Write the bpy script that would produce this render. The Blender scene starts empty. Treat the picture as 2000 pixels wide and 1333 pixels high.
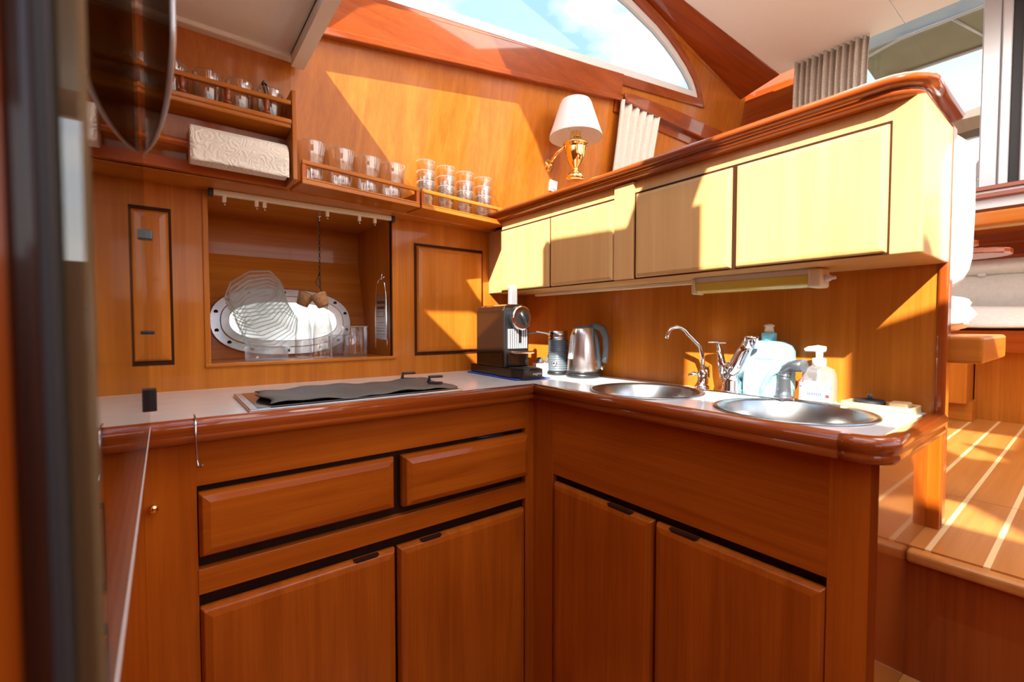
import bpy, bmesh, math, random
from mathutils import Vector, Matrix
random.seed(7)
sc = bpy.context.scene
COL = sc.collection
R = math.radians
# ------------------------------------------------------------------ camera
cam = bpy.data.cameras.new('camera'); cam_o = bpy.data.objects.new('camera', cam); COL.objects.link(cam_o)
cam.sensor_width = 36; cam.sensor_fit = 'HORIZONTAL'; cam.lens = 36*886/2000; cam.clip_start = .01
cam_o.location = (0, 0, 1.11); cam_o.rotation_euler = (R(90-1.97), 0, R(-37.5))
cam.dof.use_dof = True; cam.dof.focus_distance = 1.75; cam.dof.aperture_fstop = 3.5
sc.camera = cam_o
sc.cycles.transparent_max_bounces = 64
# ------------------------------------------------------------------ colour management
vs = sc.view_settings
vs.view_transform = 'Standard'; vs.look = 'None'; vs.gamma = 1; vs.use_curve_mapping = False
vs.exposure = 1.28
# ------------------------------------------------------------------ world sky with clouds
w = bpy.data.worlds.new('sky'); sc.world = w; w.use_nodes = True
nt = w.node_tree; N = nt.nodes; L = nt.links
N.clear()
wo = N.new('ShaderNodeOutputWorld'); bg = N.new('ShaderNodeBackground'); bg.inputs[1].default_value = 1.75
tc = N.new('ShaderNodeTexCoord'); sx = N.new('ShaderNodeSeparateXYZ'); L.new(tc.outputs['Generated'], sx.inputs[0])
rp = N.new('ShaderNodeValToRGB'); L.new(sx.outputs[2], rp.inputs[0])
e = rp.color_ramp.elements
e[0].position = 0; e[0].color = (.34, .30, .26, 1); e[1].position = 1; e[1].color = (.22, .42, .80, 1)
a = e.new(.015); a.color = (.95, .90, .80, 1)
a = e.new(.2); a.color = (.80, .86, .92, 1)
a = e.new(.42); a.color = (.36, .55, .85, 1)
nz = N.new('ShaderNodeTexNoise'); nz.inputs['Scale'].default_value = 3.1; nz.inputs['Detail'].default_value = 7; nz.inputs['Roughness'].default_value = .58
mp = N.new('ShaderNodeMapping'); mp.inputs['Scale'].default_value = (1, 1, 1.9); mp.inputs['Location'].default_value = (.35, .2, .1)
L.new(tc.outputs['Generated'], mp.inputs[0]); L.new(mp.outputs[0], nz.inputs[0])
cr = N.new('ShaderNodeValToRGB'); cr.color_ramp.elements[0].position = .50; cr.color_ramp.elements[1].position = .68
L.new(nz.outputs[0], cr.inputs[0])
mx = N.new('ShaderNodeMix'); mx.data_type = 'RGBA'; L.new(cr.outputs[0], mx.inputs[0]); L.new(rp.outputs[0], mx.inputs[6]); mx.inputs[7].default_value = (1.0, .98, .96, 1)
L.new(mx.outputs[2], bg.inputs[0]); L.new(bg.outputs[0], wo.inputs[0])
# ------------------------------------------------------------------ sun
SUN = Vector((.648, .492, -.58)).normalized()
sl = bpy.data.lights.new('sun', 'SUN'); sl.energy = 7.2; sl.angle = R(.7); sl.color = (1, .95, .86)
so = bpy.data.objects.new('sun', sl); COL.objects.link(so); so.rotation_euler = SUN.to_track_quat('-Z', 'Y').to_euler()
so.location = (-6, -5, 7)
# ceiling lights of the cabin (soft downlights) and an added fill light
def area(name, loc, sx_, sy_, energy, color, rot=(0, 0, 0)):
    l = bpy.data.lights.new(name, 'AREA'); l.shape = 'RECTANGLE'; l.size = sx_; l.size_y = sy_; l.energy = energy; l.color = color
    o = bpy.data.objects.new(name, l); COL.objects.link(o); o.location = loc; o.rotation_euler = rot; return o
area('galley_ceiling_light', (-.30, .10, 1.92), .5, .9, 1.2, (1, .90, .76))
area('deckhouse_fill_light', (.80, .10, 2.93), .8, 1.6, 9, (1, .95, .86))  # unseen soft light, added to brighten the wall cabinet and cabin side
area('salon_ceiling_light', (2.3, .2, 2.92), .9, 1.2, 14, (1, .95, .88))
# ------------------------------------------------------------------ materials
MATS = {}
def newmat(name):
    m = bpy.data.materials.new(name); m.use_nodes = True
    t = m.node_tree; p = t.nodes['Principled BSDF']; MATS[name] = m
    return m, t, p
def flat(name, col, rough=.5, metal=0, coat=0, noise=0, nscale=30, bump=0, **kw):
    m, t, p = newmat(name)
    p.inputs['Base Color'].default_value = (*col, 1); p.inputs['Roughness'].default_value = rough; p.inputs['Metallic'].default_value = metal
    p.inputs['Coat Weight'].default_value = coat; p.inputs['Coat Roughness'].default_value = .08
    for k, v in kw.items(): p.inputs[k.replace('_', ' ')].default_value = v
    if noise or bump:
        c = t.nodes.new('ShaderNodeTexCoord'); n = t.nodes.new('ShaderNodeTexNoise'); n.inputs['Scale'].default_value = nscale; n.inputs['Detail'].default_value = 4
        t.links.new(c.outputs['Object'], n.inputs[0])
        if noise:
            r = t.nodes.new('ShaderNodeValToRGB')
            r.color_ramp.elements[0].color = (*[max(0, x*(1-noise)) for x in col], 1); r.color_ramp.elements[0].position = .3
            r.color_ramp.elements[1].color = (*[min(1, x*(1+noise)) for x in col], 1); r.color_ramp.elements[1].position = .7
            t.links.new(n.outputs[0], r.inputs[0]); t.links.new(r.outputs[0], p.inputs['Base Color'])
        if bump:
            b = t.nodes.new('ShaderNodeBump'); b.inputs['Strength'].default_value = bump; b.inputs['Distance'].default_value = .003
            t.links.new(n.outputs[0], b.inputs['Height']); t.links.new(b.outputs[0], p.inputs['Normal'])
    return m
def wood(name, c1, c2, axis='z', rough=.3, coat=.22, fine=1.0, coatr=.07):
    """varnished wood, grain running along the given axis"""
    m, t, p = newmat(name); nd = t.nodes; lk = t.links
    c = nd.new('ShaderNodeTexCoord'); oi = nd.new('ShaderNodeObjectInfo')
    ad = nd.new('ShaderNodeVectorMath'); ad.operation = 'MULTIPLY_ADD'
    cmb = nd.new('ShaderNodeCombineXYZ')
    for i in range(3): lk.new(oi.outputs['Random'], cmb.inputs[i])
    ad.inputs[1].default_value = (7.3, 5.1, 3.7); lk.new(cmb.outputs[0], ad.inputs[0]); lk.new(c.outputs['Object'], ad.inputs[2])
    s = {'x': (1.2, 26, 26), 'y': (26, 1.2, 26), 'z': (26, 26, 1.2)}[axis]
    mp = nd.new('ShaderNodeMapping'); mp.inputs['Scale'].default_value = tuple(q*fine for q in s); lk.new(ad.outputs[0], mp.inputs[0])
    n1 = nd.new('ShaderNodeTexNoise'); n1.inputs['Scale'].default_value = 1; n1.inputs['Detail'].default_value = 5; n1.inputs['Roughness'].default_value = .55; n1.inputs['Distortion'].default_value = .6
    lk.new(mp.outputs[0], n1.inputs[0])
    mp2 = nd.new('ShaderNodeMapping'); mp2.inputs['Scale'].default_value = tuple(q*7*fine if q > 2 else q*3 for q in s); lk.new(ad.outputs[0], mp2.inputs[0])
    n2 = nd.new('ShaderNodeTexNoise'); n2.inputs['Scale'].default_value = 1; n2.inputs['Detail'].default_value = 2; lk.new(mp2.outputs[0], n2.inputs[0])
    n3 = nd.new('ShaderNodeTexNoise'); n3.inputs['Scale'].default_value = 2.2; n3.inputs['Detail'].default_value = 2; lk.new(ad.outputs[0], n3.inputs[0])
    def mth(op, a_, b_):
        q = nd.new('ShaderNodeMath'); q.operation = op
        for i, v in enumerate((a_, b_)):
            if isinstance(v, (int, float)): q.inputs[i].default_value = v
            else: lk.new(v, q.inputs[i])
        return q.outputs[0]
    f = mth('ADD', mth('MULTIPLY', n1.outputs[0], .5), mth('ADD', mth('MULTIPLY', n2.outputs[0], .22), mth('MULTIPLY', n3.outputs[0], .28)))
    r = nd.new('ShaderNodeValToRGB'); r.color_ramp.elements[0].position = .36; r.color_ramp.elements[1].position = .64
    r.color_ramp.elements[0].color = (*c2, 1); r.color_ramp.elements[1].color = (*c1, 1)
    lk.new(f, r.inputs[0]); lk.new(r.outputs[0], p.inputs['Base Color'])
    p.inputs['Roughness'].default_value = rough; p.inputs['Coat Weight'].default_value = coat; p.inputs['Coat Roughness'].default_value = coatr; p.inputs['Specular IOR Level'].default_value = .15
    b = nd.new('ShaderNodeBump'); b.inputs['Strength'].default_value = .05; b.inputs['Distance'].default_value = .001
    lk.new(n2.outputs[0], b.inputs['Height']); lk.new(b.outputs[0], p.inputs['Normal'])
    return m
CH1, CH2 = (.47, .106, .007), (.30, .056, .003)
MA1, MA2 = (.35, .070, .009), (.22, .036, .004)
for ax in 'xyz':
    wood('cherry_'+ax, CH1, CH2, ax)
    wood('mahog_'+ax, MA1, MA2, ax, rough=.22, coat=.7, coatr=.04)
for ax in 'xyz': wood('honey_'+ax, (.55, .178, .019), (.39, .106, .008), ax)
wood('blond_z', (.72, .415, .155), (.62, .335, .108), 'z')  # paler, yellower wood tone for the wall cabinet
wood('gap', (.05, .014, .005), (.03, .008, .003), 'z', rough=.6, coat=0)
wood('teak_x', (.58, .23, .050), (.44, .15, .028), 'x', rough=.3, coat=.5, coatr=.12)
wood('holly_x', (.86, .62, .30), (.78, .52, .22), 'x', rough=.3, coat=.5, coatr=.12)
wood('pale_y', (.80, .55, .28), (.68, .43, .19), 'y', rough=.5, coat=.1)
wood('dark_z', (.030, .009, .004), (.018, .005, .003), 'z', rough=.35, coat=.3)
wood('olive_z', (.12, .09, .045), (.09, .065, .03), 'z', rough=.5, coat=0)
wood('bark_z', (.12, .07, .045), (.07, .04, .025), 'z', rough=.8, coat=0)
flat('worktop', (.70, .70, .69), .22, coat=.3, noise=.06, nscale=9)
flat('ceiling_white', (.88, .86, .80), .55, noise=.02, nscale=120)
flat('steel', (.62, .62, .61), .22, 1, noise=.05, nscale=60)
flat('sink_steel', (.34, .345, .34), .27, 1, noise=.1, nscale=30)
flat('brushed', (.58, .58, .57), .30, 1, noise=.06, nscale=40)
flat('chrome', (.82, .83, .84), .07, 1)
flat('brass', (.93, .68, .25), .10, 1)
flat('port_metal', (.60, .57, .52), .28, 1, noise=.08, nscale=40)
flat('black', (.012, .012, .013), .30, coat=.3)
flat('black_matte', (.02, .02, .022), .6)
flat('dark_gloss', (.020, .014, .012), .06, coat=1)
flat('machine', (.022, .009, .005), .12, coat=0, Specular_IOR_Level=.35)
flat('kettle_steel', (.80, .80, .79), .26, 1)
flat('machine_grey', (.07, .065, .065), .3)
flat('grey_plastic', (.10, .12, .135), .35)
flat('dark_steel', (.16, .18, .20), .28, .7)
flat('white', (.66, .67, .66), .4)
flat('white_gloss', (.85, .85, .83), .2, coat=.4)
flat('cream_plastic', (.78, .70, .52), .4)
flat('shade', (.88, .87, .84), .6, Subsurface_Weight=0)
flat('lamp_yellow', (.62, .46, .07), .25, coat=.5)
flat('paper', (.84, .74, .61), .9)
flat('fabric_curtain', (.74, .70, .63), .9, noise=.08, nscale=140, bump=.2)
flat('fabric_salon', (.56, .50, .43), .9, noise=.15, nscale=90)
flat('cushion', (.66, .65, .61), .85, noise=.04, nscale=60, bump=.15)
flat('cushion_beige', (.70, .66, .57), .85, noise=.05, nscale=50, bump=.15)
flat('canopy', (.24, .22, .14), .8, noise=.1, nscale=8)
flat('cloth_blue', (.02, .10, .50), .9, bump=.4, nscale=200)
flat('cork', (.46, .24, .10), .9, noise=.25, nscale=120, bump=.3)
flat('soap_blue', (.22, .56, .66), .25, coat=.3)
flat('soap_white', (.32, .45, .53), .22, coat=.3)
flat('red', (.72, .05, .05), .4)
flat('blue_ink', (.10, .16, .55), .5)
flat('grey_ink', (.45, .48, .62), .5)
flat('alu', (.50, .51, .53), .38, .6)
flat('mesh_dark', (.12, .11, .10), .55, noise=.3, nscale=400, bump=.6)
flat('hob_glass', (.05, .035, .03), .12, .2, coat=.6)
flat('navy', (.02, .03, .05), .4)
flat('frame_white', (.72, .74, .74), .35)
flat('hull_paint', (.06, .06, .055), .7)
def clear(name, tint=(1, 1, 1), rmin=.05, edge=.75, rough=.02, haze=0, hazecol=(1, 1, 1), trans=False):
    """thin clear glass or plastic: transparent with a Fresnel gloss"""
    m, t, p = newmat(name); nd = t.nodes; lk = t.links
    out = nd['Material Output']; nd.remove(p)
    tr = nd.new('ShaderNodeBsdfTransparent'); tr.inputs[0].default_value = (*tint, 1)
    gl = nd.new('ShaderNodeBsdfGlossy'); gl.inputs['Roughness'].default_value = rough
    lw = nd.new('ShaderNodeLayerWeight'); lw.inputs[0].default_value = .35
    mr = nd.new('ShaderNodeMapRange'); mr.inputs[3].default_value = rmin; mr.inputs[4].default_value = edge
    lk.new(lw.outputs['Facing'], mr.inputs[0])
    pw = nd.new('ShaderNodeMath'); pw.operation = 'POWER'; pw.inputs[1].default_value = 1.6; lk.new(lw.outputs['Facing'], pw.inputs[0]); lk.new(pw.outputs[0], mr.inputs[0])
    mx = nd.new('ShaderNodeMixShader'); lk.new(mr.outputs[0], mx.inputs[0]); lk.new(tr.outputs[0], mx.inputs[1]); lk.new(gl.outputs[0], mx.inputs[2])
    last = mx
    if haze:
        df = nd.new('ShaderNodeBsdfTranslucent' if trans else 'ShaderNodeBsdfDiffuse'); df.inputs[0].default_value = (*hazecol, 1)
        m2 = nd.new('ShaderNodeMixShader'); m2.inputs[0].default_value = haze
        lk.new(mx.outputs[0], m2.inputs[1]); lk.new(df.outputs[0], m2.inputs[2]); last = m2
    lk.new(last.outputs[0], out.inputs[0])
    return m
clear('glass', (.98, .985, .985), .10, .8)
clear('glass_rim', (.9, .93, .92), .15, .7, haze=.30, hazecol=(.85, .92, .9), trans=True)
clear('glass_plate', (.985, .99, .99), .07, .55, haze=.11, hazecol=(.95, 1, 1), trans=True)
clear('tinted_pane', (.38, .41, .42), .01, .12)
clear('window_pane', (.72, .70, .64), .05, .5)
clear('port_pane', (.9, .95, .97), .05, .5, haze=.15, hazecol=(.9, .95, .97))
clear('partition_glass', (.86, .85, .82), .12, .98)
clear('smoke_glass', (.10, .085, .08), .10, .8)
clear('acrylic', (.80, .78, .76), .10, .6, haze=.05)
clear('gel', (.93, .96, .97), .06, .6, haze=.12, hazecol=(.9, .95, .97))
# embossed paper bump
_t = MATS['paper'].node_tree; _p = _t.nodes['Principled BSDF']
_c = _t.nodes.new('ShaderNodeTexCoord'); _n = _t.nodes.new('ShaderNodeTexNoise'); _n.inputs['Scale'].default_value = 15
_w = _t.nodes.new('ShaderNodeMath'); _w.operation = 'SINE'; _m = _t.nodes.new('ShaderNodeMath'); _m.operation = 'MULTIPLY'; _m.inputs[1].default_value = 90
_b = _t.nodes.new('ShaderNodeBump'); _b.inputs['Strength'].default_value = .28; _b.inputs['Distance'].default_value = .004
_t.links.new(_c.outputs['Object'], _n.inputs[0]); _t.links.new(_n.outputs[0], _m.inputs[0]); _t.links.new(_m.outputs[0], _w.inputs[0])
_t.links.new(_w.outputs[0], _b.inputs['Height']); _t.links.new(_b.outputs[0], _p.inputs['Normal'])
# ------------------------------------------------------------------ mesh builder
class MB:
    def __init__(s): s.v = []; s.f = []; s.sm = []
    def add(s, verts, faces, smooth=False):
        o = len(s.v); s.v += [tuple(q) for q in verts]
        s.f += [[i+o for i in q] for q in faces]; s.sm += [smooth]*len(faces); return s
    def box(s, x0, x1, y0, y1, z0, z1):
        return s.hexa([(x0, y0), (x1, y0), (x1, y1), (x0, y1)], z0, z1)
    def hexa(s, poly, z0, z1):
        return s.prism(poly, z0, z1)
    def prism(s, poly, a, b, axis='z', mp=None, smooth=False):
        """extrude a 2-D polygon along an axis; axis x: poly=(y,z), y: poly=(x,z), z: poly=(x,y)"""
        if mp is None:
            mp = {'z': lambda u, v, w_: (u, v, w_), 'x': lambda u, v, w_: (w_, u, v), 'y': lambda u, v, w_: (u, w_, v)}[axis]
        n = len(poly); vs_ = [mp(u, v, a) for u, v in poly]+[mp(u, v, b) for u, v in poly]
        s.add(vs_, [list(range(n))[::-1], list(range(n, 2*n))]); 
        o = len(s.v)-2*n
        for i in range(n):
            j = (i+1) % n; s.f.append([o+i, o+j, o+n+j, o+n+i]); s.sm.append(smooth)
        return s
    def lathe(s, prof, c=(0, 0, 0), n=32, axis='z', smooth=True, flute=0, nf=9, zf=None):
        vs_ = []; m_ = len(prof)
        for i in range(n):
            a_ = 2*math.pi*i/n
            for (r, h) in prof:
                rr = r
                if flute and zf and zf[0] <= h <= zf[1]: rr = r*(1-flute*abs(math.sin(a_*nf/2)))
                x, y, z = rr*math.cos(a_), rr*math.sin(a_), h
                if axis == 'x': x, y, z = z, x, y
                elif axis == 'y': x, y, z = x, z, y
                vs_.append((c[0]+x, c[1]+y, c[2]+z))
        fs = []
        for i in range(n):
            j = (i+1) % n
            for k in range(m_-1): fs.append([i*m_+k, j*m_+k, j*m_+k+1, i*m_+k+1])
        s.add(vs_, fs, smooth)
        o = len(s.v)-len(vs_)
        for k in (0, m_-1):
            if prof[k][0] > 1e-5: s.f.append([o+i*m_+k for i in range(n)]); s.sm.append(False)
        return s
    def open_lathe(s, prof, c=(0, 0, 0), n=32, **kw):
        k = len(s.f); s.lathe(prof, c, n, **kw)
        # drop the caps that lathe() may have added
        while len(s.f) > k and len(s.f[-1]) == n: s.f.pop(); s.sm.pop()
        return s
    def tube(s, pts, r, n=10, smooth=True, cap=True):
        pts = [Vector(p) for p in pts]; rs = r if isinstance(r, (list, tuple)) else [r]*len(pts)
        T = []
        for i in range(len(pts)):
            a_ = pts[max(0, i-1)]; b_ = pts[min(len(pts)-1, i+1)]; T.append((b_-a_).normalized())
        up = Vector((0, 0, 1)) if abs(T[0].z) < .9 else Vector((1, 0, 0))
        u = T[0].cross(up).normalized(); vs_ = []
        for i, p in enumerate(pts):
            u = (u-T[i]*u.dot(T[i])).normalized(); v = T[i].cross(u)
            for k in range(n):
                a_ = 2*math.pi*k/n; vs_.append(p+(u*math.cos(a_)+v*math.sin(a_))*rs[i])
        fs = []
        for i in range(len(pts)-1):
            for k in range(n): fs.append([i*n+k, i*n+(k+1) % n, (i+1)*n+(k+1) % n, (i+1)*n+k])
        s.add(vs_, fs, smooth)
        o = len(s.v)-len(vs_)
        if cap:
            s.f.append([o+k for k in range(n)][::-1]); s.f.append([o+len(vs_)-n+k for k in range(n)]); s.sm += [False, False]
        return s
    def raised(s, u0, u1, v0, v1, w0, w1, ch, mp, base=.4):
        """slab from depth w0 to w1 with chamfered front edges"""
        wm = w0+(w1-w0)*base; wq = w0+(w1-w0)*.85
        lay = [(0, w0), (0, wm), (ch*.30, wq), (ch, w1)]
        vs_ = []
        for d, w_ in lay:
            vs_ += [mp(u0+d, v0+d, w_), mp(u1-d, v0+d, w_), mp(u1-d, v1-d, w_), mp(u0+d, v1-d, w_)]
        fs = [[3, 2, 1, 0]]
        for k in range(len(lay)-1):
            for i in range(4):
                j = (i+1) % 4; fs.append([4*k+i, 4*k+j, 4*k+4+j, 4*k+4+i])
        k = 4*(len(lay)-1); fs.append([k, k+1, k+2, k+3])
        return s.add(vs_, fs)
    def sweep(s, path, prof, smooth=False):
        """profile (offset to the right of travel, z) along a 2-D path with mitred corners"""
        P_ = [Vector(p) for p in path]; rows = []
        for i, p in enumerate(P_):
            d1 = (P_[i]-P_[i-1]).normalized() if i else None; d2 = (P_[i+1]-P_[i]).normalized() if i < len(P_)-1 else None
            d1 = d1 or d2; d2 = d2 or d1
            n1 = Vector((d1.y, -d1.x)); n2 = Vector((d2.y, -d2.x)); m_ = (n1+n2).normalized(); m_ = m_/max(.3, m_.dot(n1))
            rows.append([(p.x+m_.x*o_, p.y+m_.y*o_, z) for o_, z in prof])
        k = len(prof); fs = []
        for i in range(len(rows)-1):
            for j in range(k): fs.append([i*k+j, (i+1)*k+j, (i+1)*k+(j+1) % k, i*k+(j+1) % k])
        fs += [list(range(k)), [(len(rows)-1)*k+j for j in range(k)][::-1]]
        return s.add([q for r_ in rows for q in r_], fs, smooth)
    def sheet(s, fn, nu, nv, thick=None, smooth=True):
        vs_ = [fn(i/nu, j/nv) for i in range(nu+1) for j in range(nv+1)]
        return s.add(vs_, [[i*(nv+1)+j, (i+1)*(nv+1)+j, (i+1)*(nv+1)+j+1, i*(nv+1)+j+1] for i in range(nu) for j in range(nv)], smooth)
    def ellipsoid(s, c, r, n=20, m=12, p=1.0):
        def se(x): return math.copysign(abs(x)**p, x)
        vs_ = []
        for i in range(m+1):
            a_ = -math.pi/2+math.pi*i/m
            for k in range(n):
                b_ = 2*math.pi*k/n
                vs_.append((c[0]+r[0]*se(math.cos(a_))*se(math.cos(b_)), c[1]+r[1]*se(math.cos(a_))*se(math.sin(b_)), c[2]+r[2]*se(math.sin(a_))))
        return s.add(vs_, [[i*n+k, i*n+(k+1) % n, (i+1)*n+(k+1) % n, (i+1)*n+k] for i in range(m) for k in range(n)], True)
    def build(s, name, mat, parent=None, bev=0, seg=2, solid=0, sub=0):
        me = bpy.data.meshes.new(name); me.from_pydata(s.v, [], s.f); me.update()
        bm = bmesh.new(); bm.from_mesh(me)
        bmesh.ops.remove_doubles(bm, verts=bm.verts, dist=1e-6)
        bmesh.ops.recalc_face_normals(bm, faces=bm.faces); 
        # smooth flags survive because the faces carry them
        bm.to_mesh(me); bm.free()
        if len(me.polygons) == len(s.sm):
            for p_, q in zip(me.polygons, s.sm): p_.use_smooth = q
        elif any(s.sm):
            for p_ in me.polygons: p_.use_smooth = True
        o = bpy.data.objects.new(name, me); COL.objects.link(o)
        me.materials.append(MATS[mat])
        if solid:
            d = o.modifiers.new('solid', 'SOLIDIFY'); d.thickness = solid; d.offset = 0
        if bev:
            d = o.modifiers.new('bevel', 'BEVEL'); d.width = bev; d.segments = seg; d.limit_method = 'ANGLE'; d.angle_limit = R(35)
        if sub:
            d = o.modifiers.new('sub', 'SUBSURF'); d.levels = sub; d.render_levels = sub
        if parent is not None:
            o.parent = parent
            if parent.get('_w'): o.matrix_parent_inverse = Matrix.Translation(-parent.location)
            elif parent.parent is not None and parent.parent.get('_w'): pass
        return o
def MBx(*a): return MB().box(*a)
def tag(o, label=None, cat=None, group=None, kind=None):
    if label: o['label'] = label
    if cat: o['category'] = cat
    if group: o['group'] = group
    if kind: o['kind'] = kind
    return o
def thing(name, label, cat, loc=(0, 0, 0), rz=0, world=False, group=None):
    o = bpy.data.objects.new(name, None); COL.objects.link(o); o.location = loc; o.rotation_euler = (0, 0, rz); o.empty_display_size = .05
    if world: o['_w'] = 1
    return tag(o, label, cat, group)
def struct(o): o['kind'] = 'structure'; return o
def text(name, body, size, mat, parent, M4, extrude=.0002):
    c = bpy.data.curves.new(name, 'FONT'); c.body = body; c.size = size; c.extrude = extrude; c.align_x = 'CENTER'; c.align_y = 'CENTER'
    t_ = bpy.data.objects.new(name, c); COL.objects.link(t_)
    dg = bpy.context.evaluated_depsgraph_get(); me = bpy.data.meshes.new_from_object(t_.evaluated_get(dg))
    bpy.data.objects.remove(t_); me.materials.append(MATS[mat]); me.transform(M4)
    o = bpy.data.objects.new(name, me); COL.objects.link(o); o.parent = parent
    if parent.get('_w'): o.matrix_parent_inverse = Matrix.Translation(-parent.location)
    return o
def arc(cx, cy, r, a0, a1, n=6): return [(cx+r*math.cos(R(a0+(a1-a0)*i/n)), cy+r*math.sin(R(a0+(a1-a0)*i/n))) for i in range(n+1)]
def offset(poly, d):
    n = len(poly); out = []
    ar = sum(poly[i][0]*poly[(i+1) % n][1]-poly[(i+1) % n][0]*poly[i][1] for i in range(n)); sg = 1 if ar > 0 else -1
    for i in range(n):
        a_, b_, c_ = Vector(poly[i-1]), Vector(poly[i]), Vector(poly[(i+1) % n])
        d1 = (b_-a_).normalized(); d2 = (c_-b_).normalized()
        n1 = Vector((-d1.y, d1.x))*sg; n2 = Vector((-d2.y, d2.x))*sg; m_ = (n1+n2).normalized(); m_ = m_/max(.4, m_.dot(n1))
        out.append((b_.x+m_.x*d, b_.y+m_.y*d))
    return out
def holed(name, outer, holes, mp, mat, thick_vec, parent=None):
    """flat plate with holes; mp maps (u,v) to 3-D"""
    bm = bmesh.new(); ed = []
    for lp in [outer]+holes:
        vv = [bm.verts.new(mp(u, v)) for u, v in lp]
        for i in range(len(vv)): ed.append(bm.edges.new((vv[i], vv[(i+1) % len(vv)])))
    bmesh.ops.triangle_fill(bm, edges=ed, use_beauty=True)
    g = bmesh.ops.extrude_face_region(bm, geom=bm.faces[:])
    bmesh.ops.translate(bm, vec=thick_vec, verts=[q for q in g['geom'] if isinstance(q, bmesh.types.BMVert)])
    bmesh.ops.recalc_face_normals(bm, faces=bm.faces)
    me = bpy.data.meshes.new(name); bm.to_mesh(me); bm.free(); me.materials.append(MATS[mat])
    o = bpy.data.objects.new(name, me); COL.objects.link(o)
    if parent is not None:
        o.parent = parent
        if parent.get('_w'): o.matrix_parent_inverse = Matrix.Translation(-parent.location)
    return o
def ring(mbb, o_poly, i_poly, a, b, mp):
    """frame between two polygons of equal count, extruded from depth a to b"""
    n = len(o_poly)
    vs_ = [mp(*q, a) for q in o_poly]+[mp(*q, a) for q in i_poly]+[mp(*q, b) for q in o_poly]+[mp(*q, b) for q in i_poly]
    fs = []
    for i in range(n):
        j = (i+1) % n
        fs += [[i, j, n+j, n+i], [2*n+i, 3*n+i, 3*n+j, 2*n+j], [i, 2*n+i, 2*n+j, j], [n+i, n+j, 3*n+j, 3*n+i]]
    return mbb.add(vs_, fs)
# ================================================================== STRUCTURE
def Wy(x, z): return 1.629+.1157*max(0, x-.33)-.176*(z-1.55)         # leaning cabin side
NW = Vector((-.1157, 1, .176)).normalized()
def Wp(x, z, off=0):
    """point on the cabin side, off metres towards the room"""
    q = Vector((x, Wy(x, z), z))-NW*off
    return (q.x, q.y, q.z)
# ---- hull side wall below the side deck, with the recess opening and two raised panels
wl = struct(holed('wall_left', [(-.9, .9), (1.47, .9), (1.47, 1.55), (-.9, 1.55)], [[(.122, .983), (.75, .983), (.75, 1.549), (.122, 1.549)][:4]],
           lambda u, v: (u, 1.79, v), 'honey_z', (0, .022, 0)))
MY = lambda u, v, w_: (u, 1.79-w_, v)
def wall_panel(x0, x1, z0, z1):
    m = MB(); ring(m, [(x0-.009, z0-.014), (x1+.007, z0-.014), (x1+.007, z1+.012), (x0-.009, z1+.012)], [(x0, z0), (x1, z0), (x1, z1), (x0, z1)], .0, .002, MY)
    g = m.build('panel_groove', 'gap', wl)
    return MB().raised(x0, x1, z0, z1, 0, .016, .022, MY).build('panel', 'honey_z', wl, bev=.002)
wall_panel(.858, 1.19, .995, 1.448)
wall_panel(-.30, .018, 1.0, 1.462)
tr = MB()
for (x0, x1, z0, z1) in ((.105, .122, .975, 1.55), (.75, .764, .975, 1.55)): tr.box(x0, x1, 1.786, 1.80, z0, z1)
tr.build('recess_edge', 'honey_z', wl, bev=.003)
MB().box(.105, .764, 1.782, 1.80, .972, .984).build('recess_lip', 'honey_x', wl, bev=.003)
# ---- the recess itself: floor, sides, stepped and sloping back (hull side)
rc = struct(MB().box(.10, .77, 1.80, 2.12, .955, .981).build('floor_recess', 'honey_x'))
struct(MB().prism([(1.80, .96), (2.13, .96), (2.24, 1.42), (2.24, 1.56), (1.80, 1.56)], .75, .765, 'x').build('wall_recess_right', 'honey_z'))
struct(MB().prism([(1.80, .96), (2.13, .96), (2.24, 1.42), (2.24, 1.56), (1.80, 1.56)], .107, .122, 'x').build('wall_recess_left', 'honey_z'))
def ry(z): return 2.085+(z-.985)*.26
port_c = (.412, 1.128)
def stad(a_, b_, p_=2.5, n=48):
    o = []
    for i in range(n):
        t_ = 2*math.pi*i/n; c_, s_ = math.cos(t_), math.sin(t_)
        o.append((port_c[0]+a_*math.copysign(abs(c_)**(2/p_), c_), port_c[1]+b_*math.copysign(abs(s_)**(2/p_), s_)))
    return o
struct(holed('wall_recess_back', [(.11, .97), (.76, .97), (.76, 1.40), (.11, 1.40)], [stad(.225, .095)], lambda u, v: (u, ry(v), v), 'honey_x', (0, .02, 0)))
struct(MB().box(.11, .76, 2.195, 2.215, 1.385, 1.56).build('wall_recess_upper', 'honey_x'))
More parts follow.
